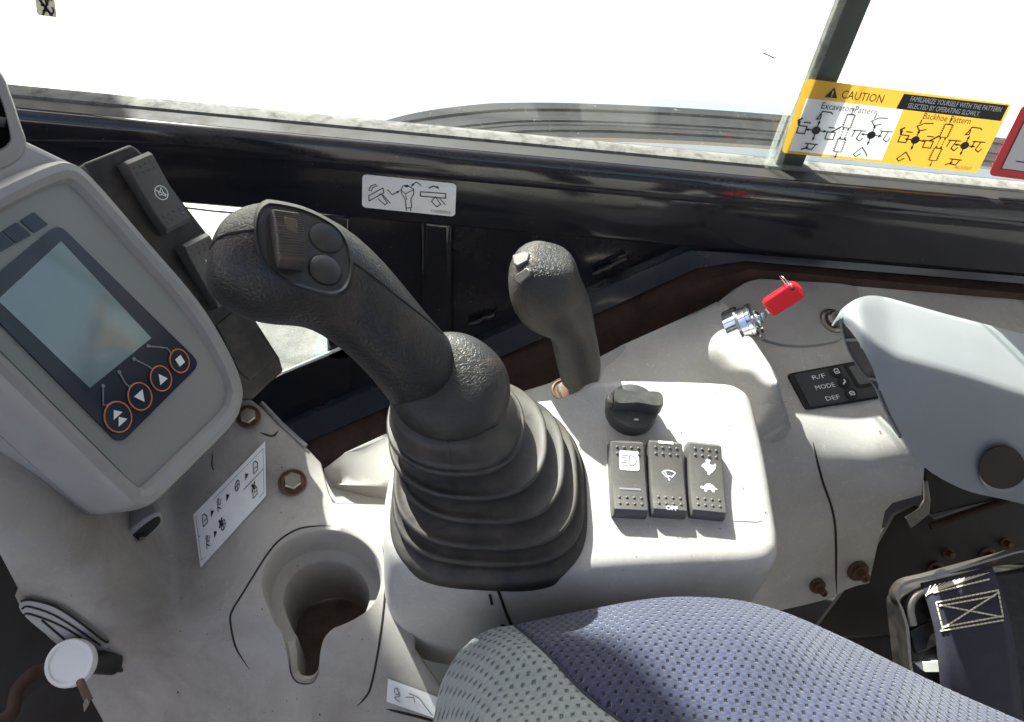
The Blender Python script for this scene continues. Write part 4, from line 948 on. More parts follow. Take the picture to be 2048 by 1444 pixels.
# ================================================================== JOYSTICK
joy_ = thing('joystick', CP(970, 1000), 'large black joystick with thumb roller and two buttons above a pleated boot', 'joystick')
def rr(cx, cy, a, b, z, e=2.6, k_=64, tilt=(0, 0)):
    out = []
    for j in range(k_):
        q = 2*math.pi*j/k_; c_, s_ = math.cos(q), math.sin(q); ex_ = 2/e
        x = a*math.copysign(abs(c_)**ex_, c_); y = b*math.copysign(abs(s_)**ex_, s_)
        out.append(Vector((cx+x, cy+y, z+tilt[0]*x+tilt[1]*y)))
    return out
TILT = -math.tan(TL_)*-1
def pleat(l, r_, bot, z, e, asp=.95, til=0):
    """ring from its left, right and nearest photo positions at height z."""
    Lw, Rw, Bw = hz(*l, z), hz(*r_, z), hz(*bot, z)
    a = (Rw.x-Lw.x)/2; cx_ = (Rw.x+Lw.x)/2; b = a*asp; return cx_, Bw.y+b, a, b, z
rims = [  # left, right, nearest, height, exponent, aspect
    ((776, 1040), (1173, 985), (930, 1135), -.004, 3.2, .86),
    ((777, 1030), (1168, 965), (930, 1108), .003, 3.0, .88),
    ((779, 1000), (1155, 935), (920, 1078), .011, 2.8, .90),
    ((786, 960), (1130, 900), (915, 1030), .021, 2.6, .92),
    ((774, 890), (1095, 860), (915, 988), .033, 2.4, .94),
    ((774, 830), (1050, 825), (905, 945), .047, 2.3, .96)]
PR = [pleat(*r[:4], r[4], r[5]) for r in rims]
rings = []
cx_, cy_, a, b, z = PR[0]
tl = .249
rings.append(rr(cx_, cy_, a*1.01, b*1.01, z-.012, rims[0][4], tilt=(0, tl))); rings.append(rr(cx_, cy_, a, b, z, rims[0][4], tilt=(0, tl)))
for i in range(len(PR)):
    cx_, cy_, a, b, z = PR[i]; e = rims[i][4]; T = lambda f_: (0, tl*max(0, 1-(i+f_)/6))
    def R_(s_, dz, f_=0, nx_=None):
        n_ = nx_ or PR[i]; rings.append(rr(cx_+(n_[0]-cx_)*f_, cy_+(n_[1]-cy_)*f_, (a+(n_[2]-a)*f_)-s_, (b+(n_[3]-b)*f_)-s_, z+dz, e, tilt=T(f_)))
    if i > 0:
        for s_, dz in ((.0060, -.0046), (.0018, -.0042), (.0003, -.0030), (0, -.0014), (.0005, .0002), (.0018, .0006), (.0034, -.0002)): R_(s_, dz)
    last = i+1 >= len(PR)
    nx = PR[i+1] if not last else (hz(896, 805, .072).x, hz(896, 805, .072).y, .036, .034, .072)
    hgt = nx[4]-z
    if last:
        R_(.001, hgt*.35, .35, nx); R_(.001, hgt*.7, .8, nx)
    else:
        R_(.0050, -.0006, .35, nx); R_(.0085, hgt*.12, .75, nx); R_(.0120, hgt*.30, 1, nx); R_(.0125, hgt-.0066, 1, nx)
rings.append(rr(nx[0], nx[1], nx[2], nx[3], nx[4], 2.1))
boot = loft('rubber_boot', rings, M_boot, joy_, ang=180)
groove('boot_seam', [(894, 872), (900, 905), (902, 933)], boot, .0004, joy_, M_boot)
grip = body('grip', [(417, 502, .425, 14, .006), (421, 503, .425, 46, .017), (432, 506, .425, 74, .027), (455, 512, .425, 97, .033), (490, 520, .425, 114, .037), (535, 526, .426, 122, .0385), (585, 532, .427, 121, .037), (635, 548, .430, 112, .034), (682, 576, .434, 100, .0305), (728, 616, .439, 91, .028), (770, 660, .445, 85, .027), (810, 705, .454, 83, .027), (846, 746, .467, 86, .027), (874, 782, .482, 90, .027), (894, 806, .497, 88, .026)], M_grip, joy_, 40)
# flared collar at the foot of the grip
ax = (hd(720, 600, .44)-hd(890, 775, .47)).normalized()
cxy = hd(897, 772, .462)
an = Vector((-.16, -.46, .86)).normalized(); u_ = Vector((1, 0, 0)); u_ = (u_-u_.dot(an)*an).normalized(); v_ = an.cross(u_)
def cring(r, h, sh=0): return [cxy+an*h+ax*sh+(u_*math.cos(q)+v_*math.sin(q))*r for q in [2*math.pi*j/48 for j in range(48)]]
loft('grip_collar', [cring(.027, -.014), cring(.0345, -.0145), cring(.0366, -.0135), cring(.0372, -.0115), cring(.0364, -.0095), cring(.0352, -.007), cring(.0353, -.002), cring(.0340, .004), cring(.0312, .009), cring(.0270, .0135), cring(.0200, .0165)], M_collar, joy_, ang=180)
# face plate: lies on the upper side of the head
fpo = cr([(512, 475), (511, 445), (517, 422), (530, 408), (548, 405), (608, 418), (664, 446), (690, 474), (701, 505), (704, 540), (698, 568), (684, 584), (660, 588), (620, 579), (580, 566), (545, 544), (522, 514)], 4)
g1, n1 = cast(grip, 605, 498); g2 = [cast(grip, x, y)[0] for x, y in fpo]
cg = sum(g2, Vector())/len(g2)
A3 = np.array([tuple(p-cg) for p in g2]); nn = Vector(np.linalg.svd(A3)[2][2]); nn = nn if nn.dot(CAM-cg) > 0 else -nn
hmax = max((cast(grip, x, y)[0]-cg).dot(nn) for x in range(500, 712, 12) for y in range(400, 592, 12) if inside((x, y), fpo))
FP = Plane(cg+nn*(hmax+.0012), nn)
def fring(sc_, off):
    P_ = [FP(x, y, off) for x, y in fpo]; c_ = sum(P_, Vector())/len(P_); return [c_+(p-c_)*sc_ for p in P_]
plate = loft('face_plate', [fring(1.06, -.016), fring(1.03, -.006), fring(1.0, -.0005), fring(.985, .0004), fring(.965, .0002), fring(.94, -.0006), fring(.93, -.0006)], M_plate, joy_, (False, True), ang=50)
so = -.0006
wo_ = cr([(541, 432), (545, 418), (560, 416), (590, 428), (606, 442), (605, 500), (602, 530), (588, 547), (566, 548), (546, 536), (535, 512), (536, 470)], 4)
prism('roller_well', [FP(x, y, so+.0003) for x, y in wo_], nn, .0006, M_dark, plate)
# ribbed thumb roller
e1 = (FP(606, 470)-FP(541, 462)).normalized(); e2 = (FP(575, 425)-FP(570, 540)); L2 = e2.length; e2 = (e2-e2.dot(e1)*e1).normalized(); W2 = (FP(604, 480)-FP(543, 474)).length
rc = FP(572, 481, so); N = 46; vs = []; fs = []
for i in range(N+1):
    t = i/N; y = (t-.5)*L2*.98; q = (t-.5)*2
    hgt = .0062+.0026*q*q*q*(-.4)+.0018*math.cos(q*2.2)-.006*max(0, abs(q)-.86)/.14
    hgt += (.00028 if (i % 2) else -.00028) if .1 < t < .93 else 0
    sx = 1-.10*max(0, abs(q)-.6)/.4
    for s_, hh in ((-1, -.004), (-1, hgt-.0012), (-.9, hgt), (.9, hgt), (1, hgt-.0012), (1, -.004)):
        vs.append(rc+e1*s_*W2*.47*sx+e2*y+nn*hh)
for i in range(N):
    for j in range(5): fs.append([i*6+j, i*6+j+1, i*6+7+j, i*6+6+j])
fs += [[5, 4, 3, 2, 1, 0], [N*6+j for j in range(6)]]
rol = mesh('thumb_roller', vs, fs, M_wheel, joy_, ang=22)
bevel(prism('roller_pad', [rc+e1*x*W2+e2*y*L2+nn*.0083 for x, y in ((-.17, .02), (.24, -.03), (.24, .22), (-.17, .26))], nn, .002, M_wheel, rol), .0006)
for (x, y, ru, rv, hgt) in ((652, 476, 33, 26, .0006), (650, 540, 33, 27, .0012)):
    c = FP(x, y, so); r_ = (FP(x+ru, y+4, so)-FP(x-ru, y-4, so)).length/2
    lathe('button_gap', c, nn, [(r_*1.06, 0), (r_*1.06, .0002), (0, .0002)], M_dark, joy_, 32)
    lathe('button', c, nn, [(r_*.97, .0001), (r_*.97, hgt*.7), (r_*.9, hgt), (r_*.5, hgt*1.7), (0, hgt*2)], M_plate, joy_, 32, ang=60)
# seams of the moulding
def seam(pts, o_, r, mat, name='seam', par=None):
    return tube(name, [cast(o_, x, y, -.0001)[0] for x, y in cr(pts, 5, False)], r, mat, par or joy_, 6)
gsub = grip
seam([(419, 498), (430, 481), (450, 469), (480, 463), (511, 459)], grip, .0006, M_dark)
seam([(704, 523), (740, 548), (780, 580), (820, 612), (855, 640), (885, 668)], grip, .0006, M_dark)

# ================================================================== SECOND LEVER
lev = thing('control_lever', hy(1160, 770, .45), 'smaller black control lever with two square buttons near the wall', 'control lever')
def ld(px, py, y): return (hy(px, py, y)-CAM).length
ls_ = [(1090, 500, 20, .012, .448), (1087, 506, 40, .019, .448), (1085, 518, 58, .025, .447), (1085, 540, 70, .030, .447), (1088, 566, 73, .031, .447), (1093, 588, 76, .031, .448), (1104, 604, 73, .029, .4485), (1126, 624, 60, .026, .4495), (1140, 645, 48, .022, .45), (1147, 670, 45, .020, .45), (1153, 700, 45, .019, .45), (1160, 735, 43, .019, .45), (1160, 755, 39, .018, .45), (1158, 767, 28, .013, .45)]
lgrip = body('lever_grip', [(x, y, ld(x, y, yy_), hw, th) for x, y, hw, th, yy_ in ls_], M_lever, lev, 32, 2.3)
for q in ([(1030, 516), (1050, 504), (1058, 510), (1056, 521), (1038, 535), (1031, 530)], [(1034, 550), (1054, 536), (1063, 543), (1061, 552), (1043, 568), (1035, 563)]):
    P_ = [cast(lgrip, x, y, .0020)[0] for x, y in q]; nn_ = sum((cast(lgrip, x, y)[1] for x, y in q), Vector()).normalized()
    c_ = sum(P_, Vector())/6; P_ = [p-nn_*(p-c_).dot(nn_) for p in P_]
    bevel(prism('square_button', P_, nn_, .006, M_rocker, lev), .0009, 2)
lathe('foot_washer', hy(1160, 772, .45)-Vector((0, 0, .012)), (0, -.2, 1), [(.016, 0), (.016, .006), (.011, .010), (.009, .014)], M_rustbolt, lev, 24)

# ================================================================== REAR CONSOLE (key, climate panel)
rctrl = [(1440, 602, -.032), (1500, 565, -.026), (1700, 574, -.026), (2048, 602, -.026), (2250, 640, -.026), (1600, 650, -.036), (1900, 680, -.036), (1600, 700, -.046), (1580, 740, -.056), (1760, 795, -.064), (1612, 818, -.070), (1750, 720, -.054), (1720, 860, -.076), (1560, 850, -.076), (1540, 800, -.07),
         (1400, 800, -.08), (1420, 900, -.085), (1530, 880, -.085), (1560, 905, -.090), (1640, 908, -.090), (1740, 922, -.090), (1850, 930, -.090), (2048, 930, -.090), (1560, 925, -.098), (1650, 935, -.099), (1750, 945, -.099), (1850, 950, -.099),
         (1650, 1000, -.135), (1570, 1000, -.135), (1845, 988, -.125), (1750, 1040, -.16), (1620, 1100, -.195), (1560, 1120, -.20), (1700, 1160, -.23), (1560, 1200, -.24), (1740, 1165, -.235)]
rf = rbf(rctrl)
rcon = thing('rear_console', hz(1650, 1150, -.25), 'pale grey rear console with ignition lock and climate panel', 'console')
out_r = [(1400, 640), (1440, 602), (1470, 578), (1500, 562), (1520, 557), (1700, 571), (2048, 599), (2300, 640), (2300, 900), (2048, 930), (1849, 930), (1846, 965), (1843, 990), (1812, 998), (1785, 1006), (1770, 1022), (1764, 1050), (1755, 1090), (1738, 1166), (1712, 1172), (1690, 1180), (1665, 1196), (1600, 1212), (1520, 1230), (1440, 1200), (1380, 1000), (1380, 800)]
rsh = sheet('console_shell', out_r, rf, 18, M_light, rcon, lip=[(0, .002, -.002), (0, .006, -.012)], ang=70)
# parting line down the front
groove('split_line', [(1626, 884), (1634, 920), (1646, 965), (1662, 1010), (1670, 1050), (1672, 1100), (1672, 1150), (1674, 1190)], rsh, .0012, rcon)
# raised plate behind the key, with its screw
pt = cr([(1442, 640), (1462, 596), (1500, 566), (1600, 567), (1700, 575), (1716, 600), (1712, 640), (1690, 662), (1676, 682), (1640, 691), (1600, 694), (1555, 690), (1510, 675)], 4)
plt = sheet('access_plate', pt, lambda x, y: rf(x, y)+Vector((0, -.0005, .003)), 20, M_shell, rcon, lip=[(0, 0, -.001), (0, 0, -.006)])
tube('plate_gap', [rf(x, y)+Vector((0, 0, .0006)) for x, y in [(1698, 570), (1712, 594)]], .0010, M_dark, rcon, 6)
c, n = cast(plt, 1664, 642); n = Vector((.15, -.35, .9)).normalized()
lathe('screw_boss', c, n, [(.0135, 0), (.0128, .002), (.0108, .003), (.0104, .0015), (.0088, .0015), (.0085, .006), (.0062, .0085), (.0035, .0085), (.0030, .0068), (0, .0068)], M_zinc, rcon, 28)
# hump that carries the ignition lock
hctrl = [(1190, 790, -.085), (1215, 765, -.08), (1240, 692, -.072), (1330, 655, -.055), (1400, 622, -.035), (1432, 606, -.026), (1448, 604, -.022), (1470, 640, -.016), (1500, 680, -.010), (1540, 735, -.006), (1556, 770, -.006), (1558, 795, -.02), (1575, 848, -.06), (1300, 765, -.082), (1400, 770, -.070), (1470, 795, -.06), (1520, 835, -.062), (1300, 712, -.068), (1380, 690, -.045), (1440, 680, -.018), (1490, 738, -.014), (1440, 735, -.038), (1500, 785, -.038), (1400, 850, -.09), (1540, 880, -.08)]
hf = rbf(hctrl)
hump = sheet('lock_housing', [(1190, 800), (1206, 740), (1240, 692), (1330, 652), (1400, 620), (1432, 604), (1446, 604), (1462, 620), (1500, 675), (1535, 728), (1554, 762), (1558, 790), (1570, 826), (1577, 852), (1540, 880), (1440, 860), (1300, 820)], hf, 13, M_light, rcon, lip=[(.0035, .001, -.002), (.005, .002, -.006), (.004, .004, -.03), (.002, .006, -.06)], ang=70)
# lock barrel
la = Vector((.70, -.10, .70)).normalized(); lb = hz(1484, 654, -.016)
lock = lathe('ignition_lock', lb, la, [(.0205, -.010), (.0205, .0010), (.0196, .0026), (.0172, .0030), (.0168, .0095), (.0180, .0105), (.0180, .0135), (.0168, .0148), (.0125, .0150), (.0118, .0138), (0, .0138)], M_chrome, rcon, 36, ang=28)
tip = lb+la*.013
lathe('lock_core', tip, la, [(.0075, 0), (.0075, .005), (.006, .006), (0, .006)], M_chrome, lock, 24)
# key
kb = lb+la*.018
dk = (lb-CAM).length
hc = hd(1566, 597, dk-.018)
kd = (hc-hd(1518, 628, dk-.012)).normalized()
key = thing('ignition_key', kb, 'red-headed ignition key in the chrome lock with wire ring', 'key')
vN = (CAM-hc); vN = (vN-vN.dot(kd)*kd).normalized(); vN = (vN+kd.cross(vN)*.35).normalized(); sN = kd.cross(vN)
bl = kb
bevel(mesh('blade', [bl+sN*.0032+vN*.0009, bl-sN*.0032+vN*.0009, bl-sN*.0032-vN*.0009, bl+sN*.0032-vN*.0009]+[hc-kd*.012+q for q in (sN*.0032+vN*.0009, -sN*.0032+vN*.0009, -sN*.0032-vN*.0009, sN*.0032-vN*.0009)], [[0, 1, 2, 3], [4, 5, 6, 7], [0, 1, 5, 4], [1, 2, 6, 5], [2, 3, 7, 6], [3, 0, 4, 7]], M_chrome, key), .0003)
hpoly = roundpoly([(-.0165, -.0088), (.0150, -.0092), (.0182, -.002), (.0165, .0092), (-.0165, .0088)], .004, 4)
hdm = prism('key_head', [hc+kd*x+sN*y+vN*.0045 for x, y in hpoly], vN, .009, M_red, key, .0022, 3)
rc_ = hc+kd*.0125-sN*.0045
lathe('ring_hole', rc_+vN*.0046, vN, [(.0016, 0), (.0016, .0002), (0, .0002)], M_dark, hdm, 14)
rg = rc_-sN*.0075+Vector((0, 0, -.002))
ru_ = sN; rv_ = (vN*.8+kd*.3).normalized()
tube('wire_ring', [rg+(ru_*math.cos(q)+rv_*math.sin(q))*.0080 for q in [2*math.pi*j/28 for j in range(28)]], .0006, M_chrome, key, 6, True)
# climate control panel
ap = Plane(rf(1670, 770)+Vector((0, -.001, .002)), (rf(1760, 795)-rf(1612, 818)).cross(rf(1580, 740)-rf(1612, 818)))
if ap.n.z < 0: ap.n = -ap.n
acp = [(1575, 747), (1742, 716), (1790, 790), (1612, 819)]
A4 = [ap(x, y, .001) for x, y in acp]
clim = prism('climate_panel', [ap(x, y, .001) for x, y in roundpoly(acp, 8)], ap.n, .012, M_dark, rcon, .0008)
q = Print(A4, ap.n)
def qoff(u0, v0, u1, v1, o_): return [q.at(u, v, o_) for u, v in rect(u0, v0, u1, v1)]
prism('panel_face', [q.at(u, v, .0010) for u, v in roundpoly(rect(.05, .06, .99, .97), .05)], ap.n, .001, pbr('climate_face', (.035, .036, .04), .5, grain=.15), clim, .0004)
prism('display_frame', [q.at(u, v, .0016) for u, v in roundpoly(rect(.64, .04, 1.0, .70), .06)], ap.n, .0008, M_dark, clim)
prism('display', [q.at(u, v, .0019) for u, v in roundpoly(rect(.68, .12, .98, .62), .03)], ap.n, .0004, pbr('climate_lcd', (.11, .11, .105), .3, coat=.3), clim)
for (t_, u, v, wd, bu, bv) in (('R/F', .23, .29, .15, .517, .19), ('MODE', .205, .56, .22, .535, .49), ('DEF', .25, .88, .155, .545, .80)):
    q.text('lettering', t_, u, v, .11, M_white, clim, wd, off=.0014)
    c = q.at(bu, bv, .0010)
    bt_ = lathe('round_button', c, ap.n, [(.0062, 0), (.0062, .0006), (.0057, .0013), (0, .0013)], M_dark, clim, 24)
    sy = {'R/F': [([(-.3, .3), (-.3, -.2), (-.1, -.35), (.35, -.35), (.35, .3), (-.3, .3)], 1), ([(-.1, .05), (.15, .05)], 1)], 'MODE': [([(.15, -.35), (.15, 0), (-.1, .1), (-.3, .3)], 1.6)], 'DEF': [([(-.35, -.15), (0, -.28), (.35, -.15), (.3, .25), (-.3, .25), (-.35, -.15)], 1), ([(-.2, .0), (.2, .0)], 1)]}[t_]
    bw, bh = .006/q.w, .006/q.h
    q.draw('symbol', M_white, bt_, [], [([(bu+x*bw*1.1, bv+y*bh*1.1) for x, y in L], .0008*w_) for L, w_ in sy], off=.0026)
# bolts on the shaded front
for x, y, r_ in ((1633, 1170, .0048), (1714, 1140, .0065)):
    c, n = cast(rsh, x, y); n = Vector((.05, -.8, .45)).normalized()
    lathe('capped_bolt', c, n, [(r_*1.7, 0), (r_*1.7, .003), (r_*1.2, .0035), (r_*1.2, .007), (r_*.85, .008), (r_*.75, .016), (r_*.3, .017), (r_*.25, .015), (0, .015)], M_rustbolt, rcon, 20, ang=30)

# ================================================================== ARMREST
arm = thing('armrest', hy(2000, 980, .36), 'folded pale grey hollow armrest shell with a round hole', 'armrest')
AY = .36
def resample(pts, N):
    P = [Vector(p) for p in pts]; L = [0]
    for a, b in zip(P, P[1:]): L.append(L[-1]+(b-a).length)
    out = []
    for i in range(N):
        d = L[-1]*i/(N-1); j = max(k for k in range(len(L)) if L[k] <= d+1e-9); j = min(j, len(P)-2)
        out.append(P[j].lerp(P[j+1], (d-L[j])/(L[j+1]-L[j])))
    return out
EY = .378
ST = [  # bottom edge, rolled edge, far edge of the top, and how far back the first two lie
    ((1684, 642), (1683, 638), (1683, 634), .0315, .033), ((1692, 652), (1691, 636), (1687, 620), .027, .029), ((1702, 663), (1706, 641), (1697, 606), .021, .023), ((1722, 692), (1728, 660), (1716, 594), .010, .013),
    ((1742, 730), (1758, 692), (1742, 588), .0, .004), ((1755, 764), (1790, 716), (1776, 592), -.004, 0), ((1768, 797), (1840, 731), (1830, 607), -.006, 0), ((1800, 864), (1900, 748), (1890, 624), -.0065, 0), ((1846, 932), (1950, 763), (1940, 637), -.0065, 0),
    ((1925, 978), (2000, 779), (1990, 650), -.0065, 0), ((2000, 997), (2048, 794), (2040, 663), -.0065, 0), ((2100, 1018), (2140, 822), (2130, 688), -.0065, 0), ((2320, 1050), (2320, 876), (2320, 737), -.0065, 0), ((2640, 1090), (2640, 972), (2640, 828), -.0065, 0)]
edge = [hy(*q[1], EY+q[4]) for q in ST]; bot = [hy(*q[0], EY+q[3]) for q in ST]; back = [hz(*q[2], edge[i].z+min(.003, .0005+.0008*i)) for i, q in enumerate(ST)]
E_, K_, Bt = ([Vector(p) for p in cr([tuple(p) for p in P], 4, False)] for P in (edge, back, bot))
NA = len(E_)
sec = []
for i in range(NA):
    e, k_, b_ = E_[i], K_[i], Bt[i]
    up = Vector((0, 0, 1)); dn = (b_-e).normalized(); tp = (k_-e).normalized(); r_ = min(.010, (b_-e).length*.45, (k_-e).length*.45)
    p0, p1 = e+dn*r_, e+tp*r_
    arcp = [(1-q)**2*p0+2*q*(1-q)*e+q*q*p1 for q in (0, .25, .5, .75, 1)]
    kk = min(.008, (k_-e).length*.3); pk = k_-tp*kk
    sec.append([b_+Vector((0, .003, .001)), b_, b_.lerp(p0, .5)]+arcp+[p1.lerp(pk, .33), p1.lerp(pk, .66), pk, k_-Vector((0, 0, .0015)), k_+Vector((0, .003, -.007)), k_+Vector((0, .004, -.012-.038*min(1, i/24)))])
ash0 = strip('shell', sec, M_arm, arm, 60)
# round hole through the side: rim, and the brown inside seen in it
hy0 = EY-.0080
hcn = [hy(2005+47*math.cos(a), 940+47*math.sin(a), hy0) for a in [2*math.pi*j/36 for j in range(36)]]
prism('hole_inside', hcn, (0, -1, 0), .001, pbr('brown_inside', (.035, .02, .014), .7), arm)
vs = [hy(2005+47*math.cos(a), 940+47*math.sin(a), hy0-.0008) for a in [math.pi*j/24 for j in range(1, 24)]]; vs += [hy(2005+47*math.cos(a), 940+47*math.sin(a)-9*math.sin(a), hy0-.0003) for a in [math.pi*j/24 for j in range(1, 24)]]
mesh('hole_wall', vs, [[i, i+1, 24+i, 23+i] for i in range(22)], M_arm, arm)
# hollow nose: far rim, inside surface and two ribs
rim = [(1682, 634, .032), (1684, 655, .045), (1697, 698, .056), (1722, 740, .060), (1750, 772, .056), (1764, 806, .040), (1788, 856, .016), (1800, 874, .004)]
RR = [hy(x, y, EY+o_) for x, y, o_ in cr(rim, 4, False)]
bt = [hy(x, y, EY+o_) for x, y, o_ in ((1688, 640, .030), (1700, 660, .022), (1722, 692, .011), (1742, 730, .002), (1755, 764, -.002), (1768, 797, -.004), (1790, 846, -.004), (1800, 866, -.004))]
BB = resample([Vector(p) for p in cr([tuple(b_) for b_ in bt], 4, False)], len(RR)); RR = resample(RR, len(RR))
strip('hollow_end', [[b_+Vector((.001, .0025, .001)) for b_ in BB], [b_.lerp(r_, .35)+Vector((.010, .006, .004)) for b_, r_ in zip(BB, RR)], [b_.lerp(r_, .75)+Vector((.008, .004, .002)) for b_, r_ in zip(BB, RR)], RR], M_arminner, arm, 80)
tube('rim_edge', RR, .0012, M_arm, arm, 8)
for i, j in ((6, 8), (15, 18)):
    tube('rib', [BB[i]+Vector((0, .002, 0)), BB[i].lerp(RR[j], .5)+Vector((.004, .001, .004)), RR[j]], .0013, M_arm, arm, 6)

# ================================================================== SEAT CUSHION
sctrl = [(800, 1700, -.09), (865, 1450, -.06), (880, 1370, -.05), (920, 1300, -.04), (975, 1262, -.032), (1100, 1236, -.024), (1270, 1204, -.016), (1340, 1196, -.014), (1480, 1201, -.012), (1600, 1236, -.012), (1800, 1330, -.014), (2048, 1444, -.016), (2300, 1560, -.02),
         (1270, 1225, .002), (1480, 1225, .005), (1600, 1260, .006), (1800, 1355, .006), (2048, 1470, .004), (1000, 1290, -.008), (940, 1340, -.02), (920, 1420, -.02),
         (1100, 1270, .0), (1200, 1320, .018), (1400, 1330, .024), (1600, 1370, .026), (1050, 1380, .008), (1000, 1444, .012), (1200, 1444, .028), (1500, 1444, .034), (1850, 1480, .026), (1100, 1600, .03), (1500, 1650, .04), (2200, 1700, .03), (900, 1600, -.02)]
sf0 = rbf(sctrl)
seam_px = cr([(1030, 1252), (1062, 1278), (1105, 1318), (1150, 1368), (1195, 1408), (1250, 1450), (1330, 1520), (1400, 1600)], 5, False)
def sf(x, y):
    d = min(math.hypot(x-a, y-b) for a, b in seam_px); p = sf0(x, y)
    return p+(p-CAM).normalized()*.0035*math.exp(-(d/16)**2)
seat = thing('seat_cushion', hz(1300, 1500, -.15), 'woven seat side bolster, blue with a pale grey front piece', 'seat')
rim_px = cr([(780, 1700), (840, 1520), (866, 1444), (882, 1370), (922, 1302), (975, 1262), (1030, 1252)], 5, False)
rim2 = cr([(1030, 1252), (1100, 1236), (1190, 1218), (1270, 1203), (1340, 1195), (1410, 1195), (1480, 1201), (1540, 1215), (1600, 1236), (1700, 1281), (1800, 1331), (1920, 1388), (2048, 1444), (2300, 1560)], 5, False)
O0 = sf0(1200, 1330)
U0 = (sf0(1300, 1320)-sf0(1100, 1345)).normalized()
def uvmap(rot, sc_=1.0):
    ca, sa = math.cos(rot), math.sin(rot)
    def f(v, p):
        d = v-O0; a, b = d.x, d.y*1.0-d.z*.6; return ((a*ca-b*sa)*sc_, (a*sa+b*ca)*sc_)
    return f
def roll(a): return lambda p, q_: Vector((0, a[0], a[1]))
lipS = [(0, .002, -.003), (0, .003, -.008), (0, .001, -.03), (0, -.005, -.1)]
o1 = sheet('grey_cover', rim_px[:-1]+seam_px+[(1000, 1700)], sf, 16, M_greyf, seat, lip=lipS, uvf=uvmap(.07), ang=100)
o2 = sheet('blue_cover', rim2[:-1]+[(2300, 1560), (2300, 1750), (1400, 1750)]+seam_px[::-1][:-1], sf, 16, M_blue, seat, lip=lipS, uvf=uvmap(.12), ang=100)
tube('seam_piping', [sf(x, y)+(CAM-sf(x, y)).normalized()*.0006 for x, y in seam_px], .0008, pbr('seam_dark', (.03, .03, .05), .9), seat, 6)

# ================================================================== SEAT BELT AND FRAME, lower right
frm = thing('steel_bracket', hz(1850, 1300, -.3), 'dark rusty steel seat frame plate behind the belt anchor', 'seat frame')
FPn = Plane(hz(1850, 1100, -.25), (-.1, -.75, .65))
prism('side_plate', [FPn(x, y) for x, y in [(1790, 1030), (1830, 1010), (1870, 1040), (2100, 960), (2300, 960), (2300, 1500), (1700, 1500), (1600, 1300), (1690, 1180), (1755, 1090)]], FPn.n, .006, M_bracket, frm)
prism('upper_flange', [FPn(x, y, .012) for x, y in [(1862, 1030), (1848, 1000), (1850, 935), (2060, 880), (2300, 880), (2300, 960), (2060, 985)]], FPn.n, .010, pbr('black_bracket', (.014, .012, .011), .5, dirt=.5, dcol=(.04, .024, .016)), frm, .002)
bevel(prism('worn_edge', [FPn(x, y, .016) for x, y in [(1849, 962), (1856, 960), (1862, 1000), (1860, 1028), (1845, 1040), (1822, 1058), (1812, 1036), (1840, 1018), (1850, 1000)]], FPn.n, .004, M_zinc, frm), .001)
tube('flange_lip', [FPn(x, y, .014) for x, y in [(1860, 1052), (1960, 1018), (2060, 985), (2300, 925)]], .004, M_rust, frm)
for x, y in ((1872, 1140), (1975, 1112), (2010, 1085), (1895, 1105)):
    r_ = .006 if y > 1108 else .0035
    lathe('frame_bolt', FPn(x, y, .0), FPn.n, [(r_*1.6, 0), (r_*1.6, .002), (r_, .003), (r_, .010), (r_*.8, .011), (0, .011)], M_rustbolt, frm, 16)
bevel(prism('cross_rail', [hz(x, y, -.26) for x, y in [(1560, 1280), (1900, 1262), (2300, 1330), (2300, 1420), (1700, 1400)]], (0, -.4, 1), .02, M_bracket, frm), .004)
anc = thing('belt_anchor', hz(1900, 1350, -.2), 'black belt anchor block with a worn pale metal rim', 'belt anchor')
AP = Plane(hz(1900, 1250, -.135), (-.12, -.62, .78))
bevel(prism('anchor_block', [AP(x, y) for x, y in roundpoly([(1800, 1200), (1850, 1170), (2100, 1130), (2300, 1120), (2300, 1460), (1850, 1420), (1818, 1360)], 20)], AP.n, .03, M_black, anc), .003)
rimp = cr([(1822, 1370), (1812, 1320), (1806, 1255), (1795, 1215), (1786, 1190), (1797, 1168), (1815, 1158), (1850, 1150), (1915, 1132), (1990, 1112), (2050, 1098), (2120, 1110)], 4, False)
R0 = [AP(x, y, .006) for x, y in rimp]
wv = AP.n*.010
loft('metal_rim', [[p+wv*.5, p+wv*.5+(AP(1900, 1250)-p).normalized()*.0028, p-wv*.8+(AP(1900, 1250)-p).normalized()*.0028, p-wv*.8] for p in R0], M_zinc, anc, ang=30)
rim2_ = cr([(1826, 1250), (1820, 1215), (1832, 1190), (1860, 1176)], 4, False)
tube('inner_rim', [AP(x, y, .006) for x, y in rim2_], .0036, M_zinc, anc, 10)
prism('metal_foot', [AP(x, y, .004) for x, y in roundpoly([(1828, 1326), (1880, 1322), (1882, 1344), (1850, 1344)], 4)], AP.n, .004, M_cap, anc, .001)
prism('inner_block', [AP(x, y, .003) for x, y in [(1818, 1262), (1868, 1240), (1880, 1290), (1832, 1308)]], AP.n, .006, M_black, anc, .001)
belt = thing('seat_belt', AP(1950, 1400, .01), 'navy seat belt webbing with cream box stitching', 'seat belt')
wl = [(1842, 1166), (1860, 1220), (1872, 1270), (1878, 1320), (1884, 1380), (1890, 1460)]
wr_ = [(1984, 1132), (2006, 1190), (2020, 1240), (2030, 1290), (2040, 1370), (2050, 1470)]
offs = [.008, .0135, .0155, .0155, .012, .002]
nW = 7
g = []
WL = cr([tuple(AP(x, y, o_)) for (x, y), o_ in zip(wl, offs)], 5, False); WR = cr([tuple(AP(x, y, o_)) for (x, y), o_ in zip(wr_, offs)], 5, False)
rows = [[Vector(a).lerp(Vector(b), j/nW)+AP.n*(.0006*math.sin(j/nW*math.pi)) for j in range(nW+1)] for a, b in zip(WL, WR)]
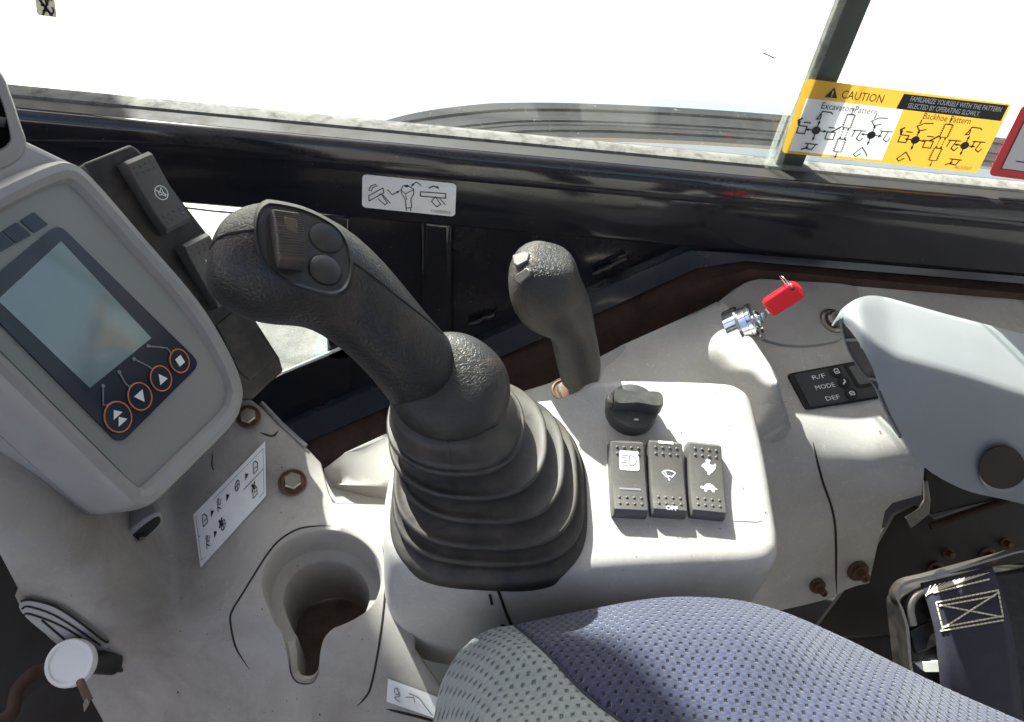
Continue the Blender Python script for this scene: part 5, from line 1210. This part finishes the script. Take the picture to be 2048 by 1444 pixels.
web = strip('webbing', rows, M_web, belt, 100); sm = web.modifiers.new('solid', 'SOLIDIFY'); sm.thickness = .0022; sm.offset = -1
def stitches(pts, r=.0006, dash=.0026):
    for a, b in zip(pts, pts[1:]):
        A_, B_ = cast(web, *a, .0004)[0], cast(web, *b, .0004)[0]; n_ = max(1, int((B_-A_).length/(dash*1.25)))
        for i in range(n_):
            t0, t1 = i/n_, (i+.8)/n_
            yield cast(web, a[0]+(b[0]-a[0])*t0, a[1]+(b[1]-a[1])*t0, .0004)[0], cast(web, a[0]+(b[0]-a[0])*t1, a[1]+(b[1]-a[1])*t1, .0004)[0]
zig = []
for i in range(26):
    t = i/25; zig.append((1856+t*122, 1172-t*27+(0 if i % 2 else -12)+0*t))
vs, fs = [], []
def add_st(a, b, r):
    d = (b-a).normalized(); s_ = d.cross(AP.n).normalized(); k0 = len(vs)
    for p in (a, b):
        for q_ in (s_*r, AP.n*r*1.3, -s_*r, -AP.n*r): vs.append(p+q_)
    for j in range(4): fs.append([k0+j, k0+(j+1) % 4, k0+4+(j+1) % 4, k0+4+j])
    fs.append([k0, k0+1, k0+2, k0+3]); fs.append([k0+4, k0+5, k0+6, k0+7])
for pts in ([(1872, 1205), (1998, 1180)], [(1878, 1212), (1990, 1192)], [(1880, 1262), (2008, 1240)], [(1886, 1254), (2004, 1232)], [(1872, 1205), (1886, 1260)], [(1996, 1182), (2006, 1236)], [(1878, 1210), (2004, 1234)], [(1998, 1184), (1886, 1256)], [(1866, 1186), (1980, 1158)]):
    for a, b in stitches(pts): add_st(a, b, .0007)
for a_, b_ in zip(zig, zig[1:]):
    add_st(cast(web, *a_, .0005)[0], cast(web, *b_, .0005)[0], .0003)
mesh('stitching', vs, fs, M_thread, belt, smooth=False)

# crumbs of dry soil lying on the consoles
vs, fs = [], []
gr = random.Random(9)
for o_, (x0, y0, x1, y1), n_ in ((shell_fc, (400, 900, 760, 1430), 110), (shell_fc, (40, 1120, 400, 1430), 60), (con_body, (1150, 760, 1540, 1130), 60), (rsh, (1560, 600, 1840, 900), 60), (con_body, (800, 1140, 1500, 1240), 30)):
    for _ in range(n_):
        px, py = gr.uniform(x0, x1), gr.uniform(y0, y1)
        loc, nrm, i_, d_ = BV[o_].ray_cast(CAM, ray(px, py))
        if loc is None or abs(nrm.z) < .35: continue
        r_ = gr.uniform(.00025, .0008)*(1 if gr.random() < .9 else 1.6); b0 = len(vs)
        vs += [loc+Vector((gr.uniform(-1, 1), gr.uniform(-1, 1), gr.uniform(-.2, 1.0)))*r_ for _k in range(5)]
        fs += [[b0, b0+1, b0+2], [b0, b0+2, b0+3], [b0+1, b0+3, b0+4], [b0+2, b0+4, b0+3], [b0, b0+4, b0+1]]
tag(mesh('soil_crumbs', vs, fs, pbr('dry_soil', (.10, .065, .045), .95), smooth=False), 'brown crumbs of dry soil scattered over the grey consoles', 'soil', kind='stuff')
# dark backing sheet behind everything, under the consoles
tag(mesh('dark_backing', [(-.62, .05, -.45), (1.0, .05, -.45), (1.0, .72, -.45), (-.62, .72, -.45)], [[0, 1, 2, 3]], M_dark, smooth=False), kind='structure')
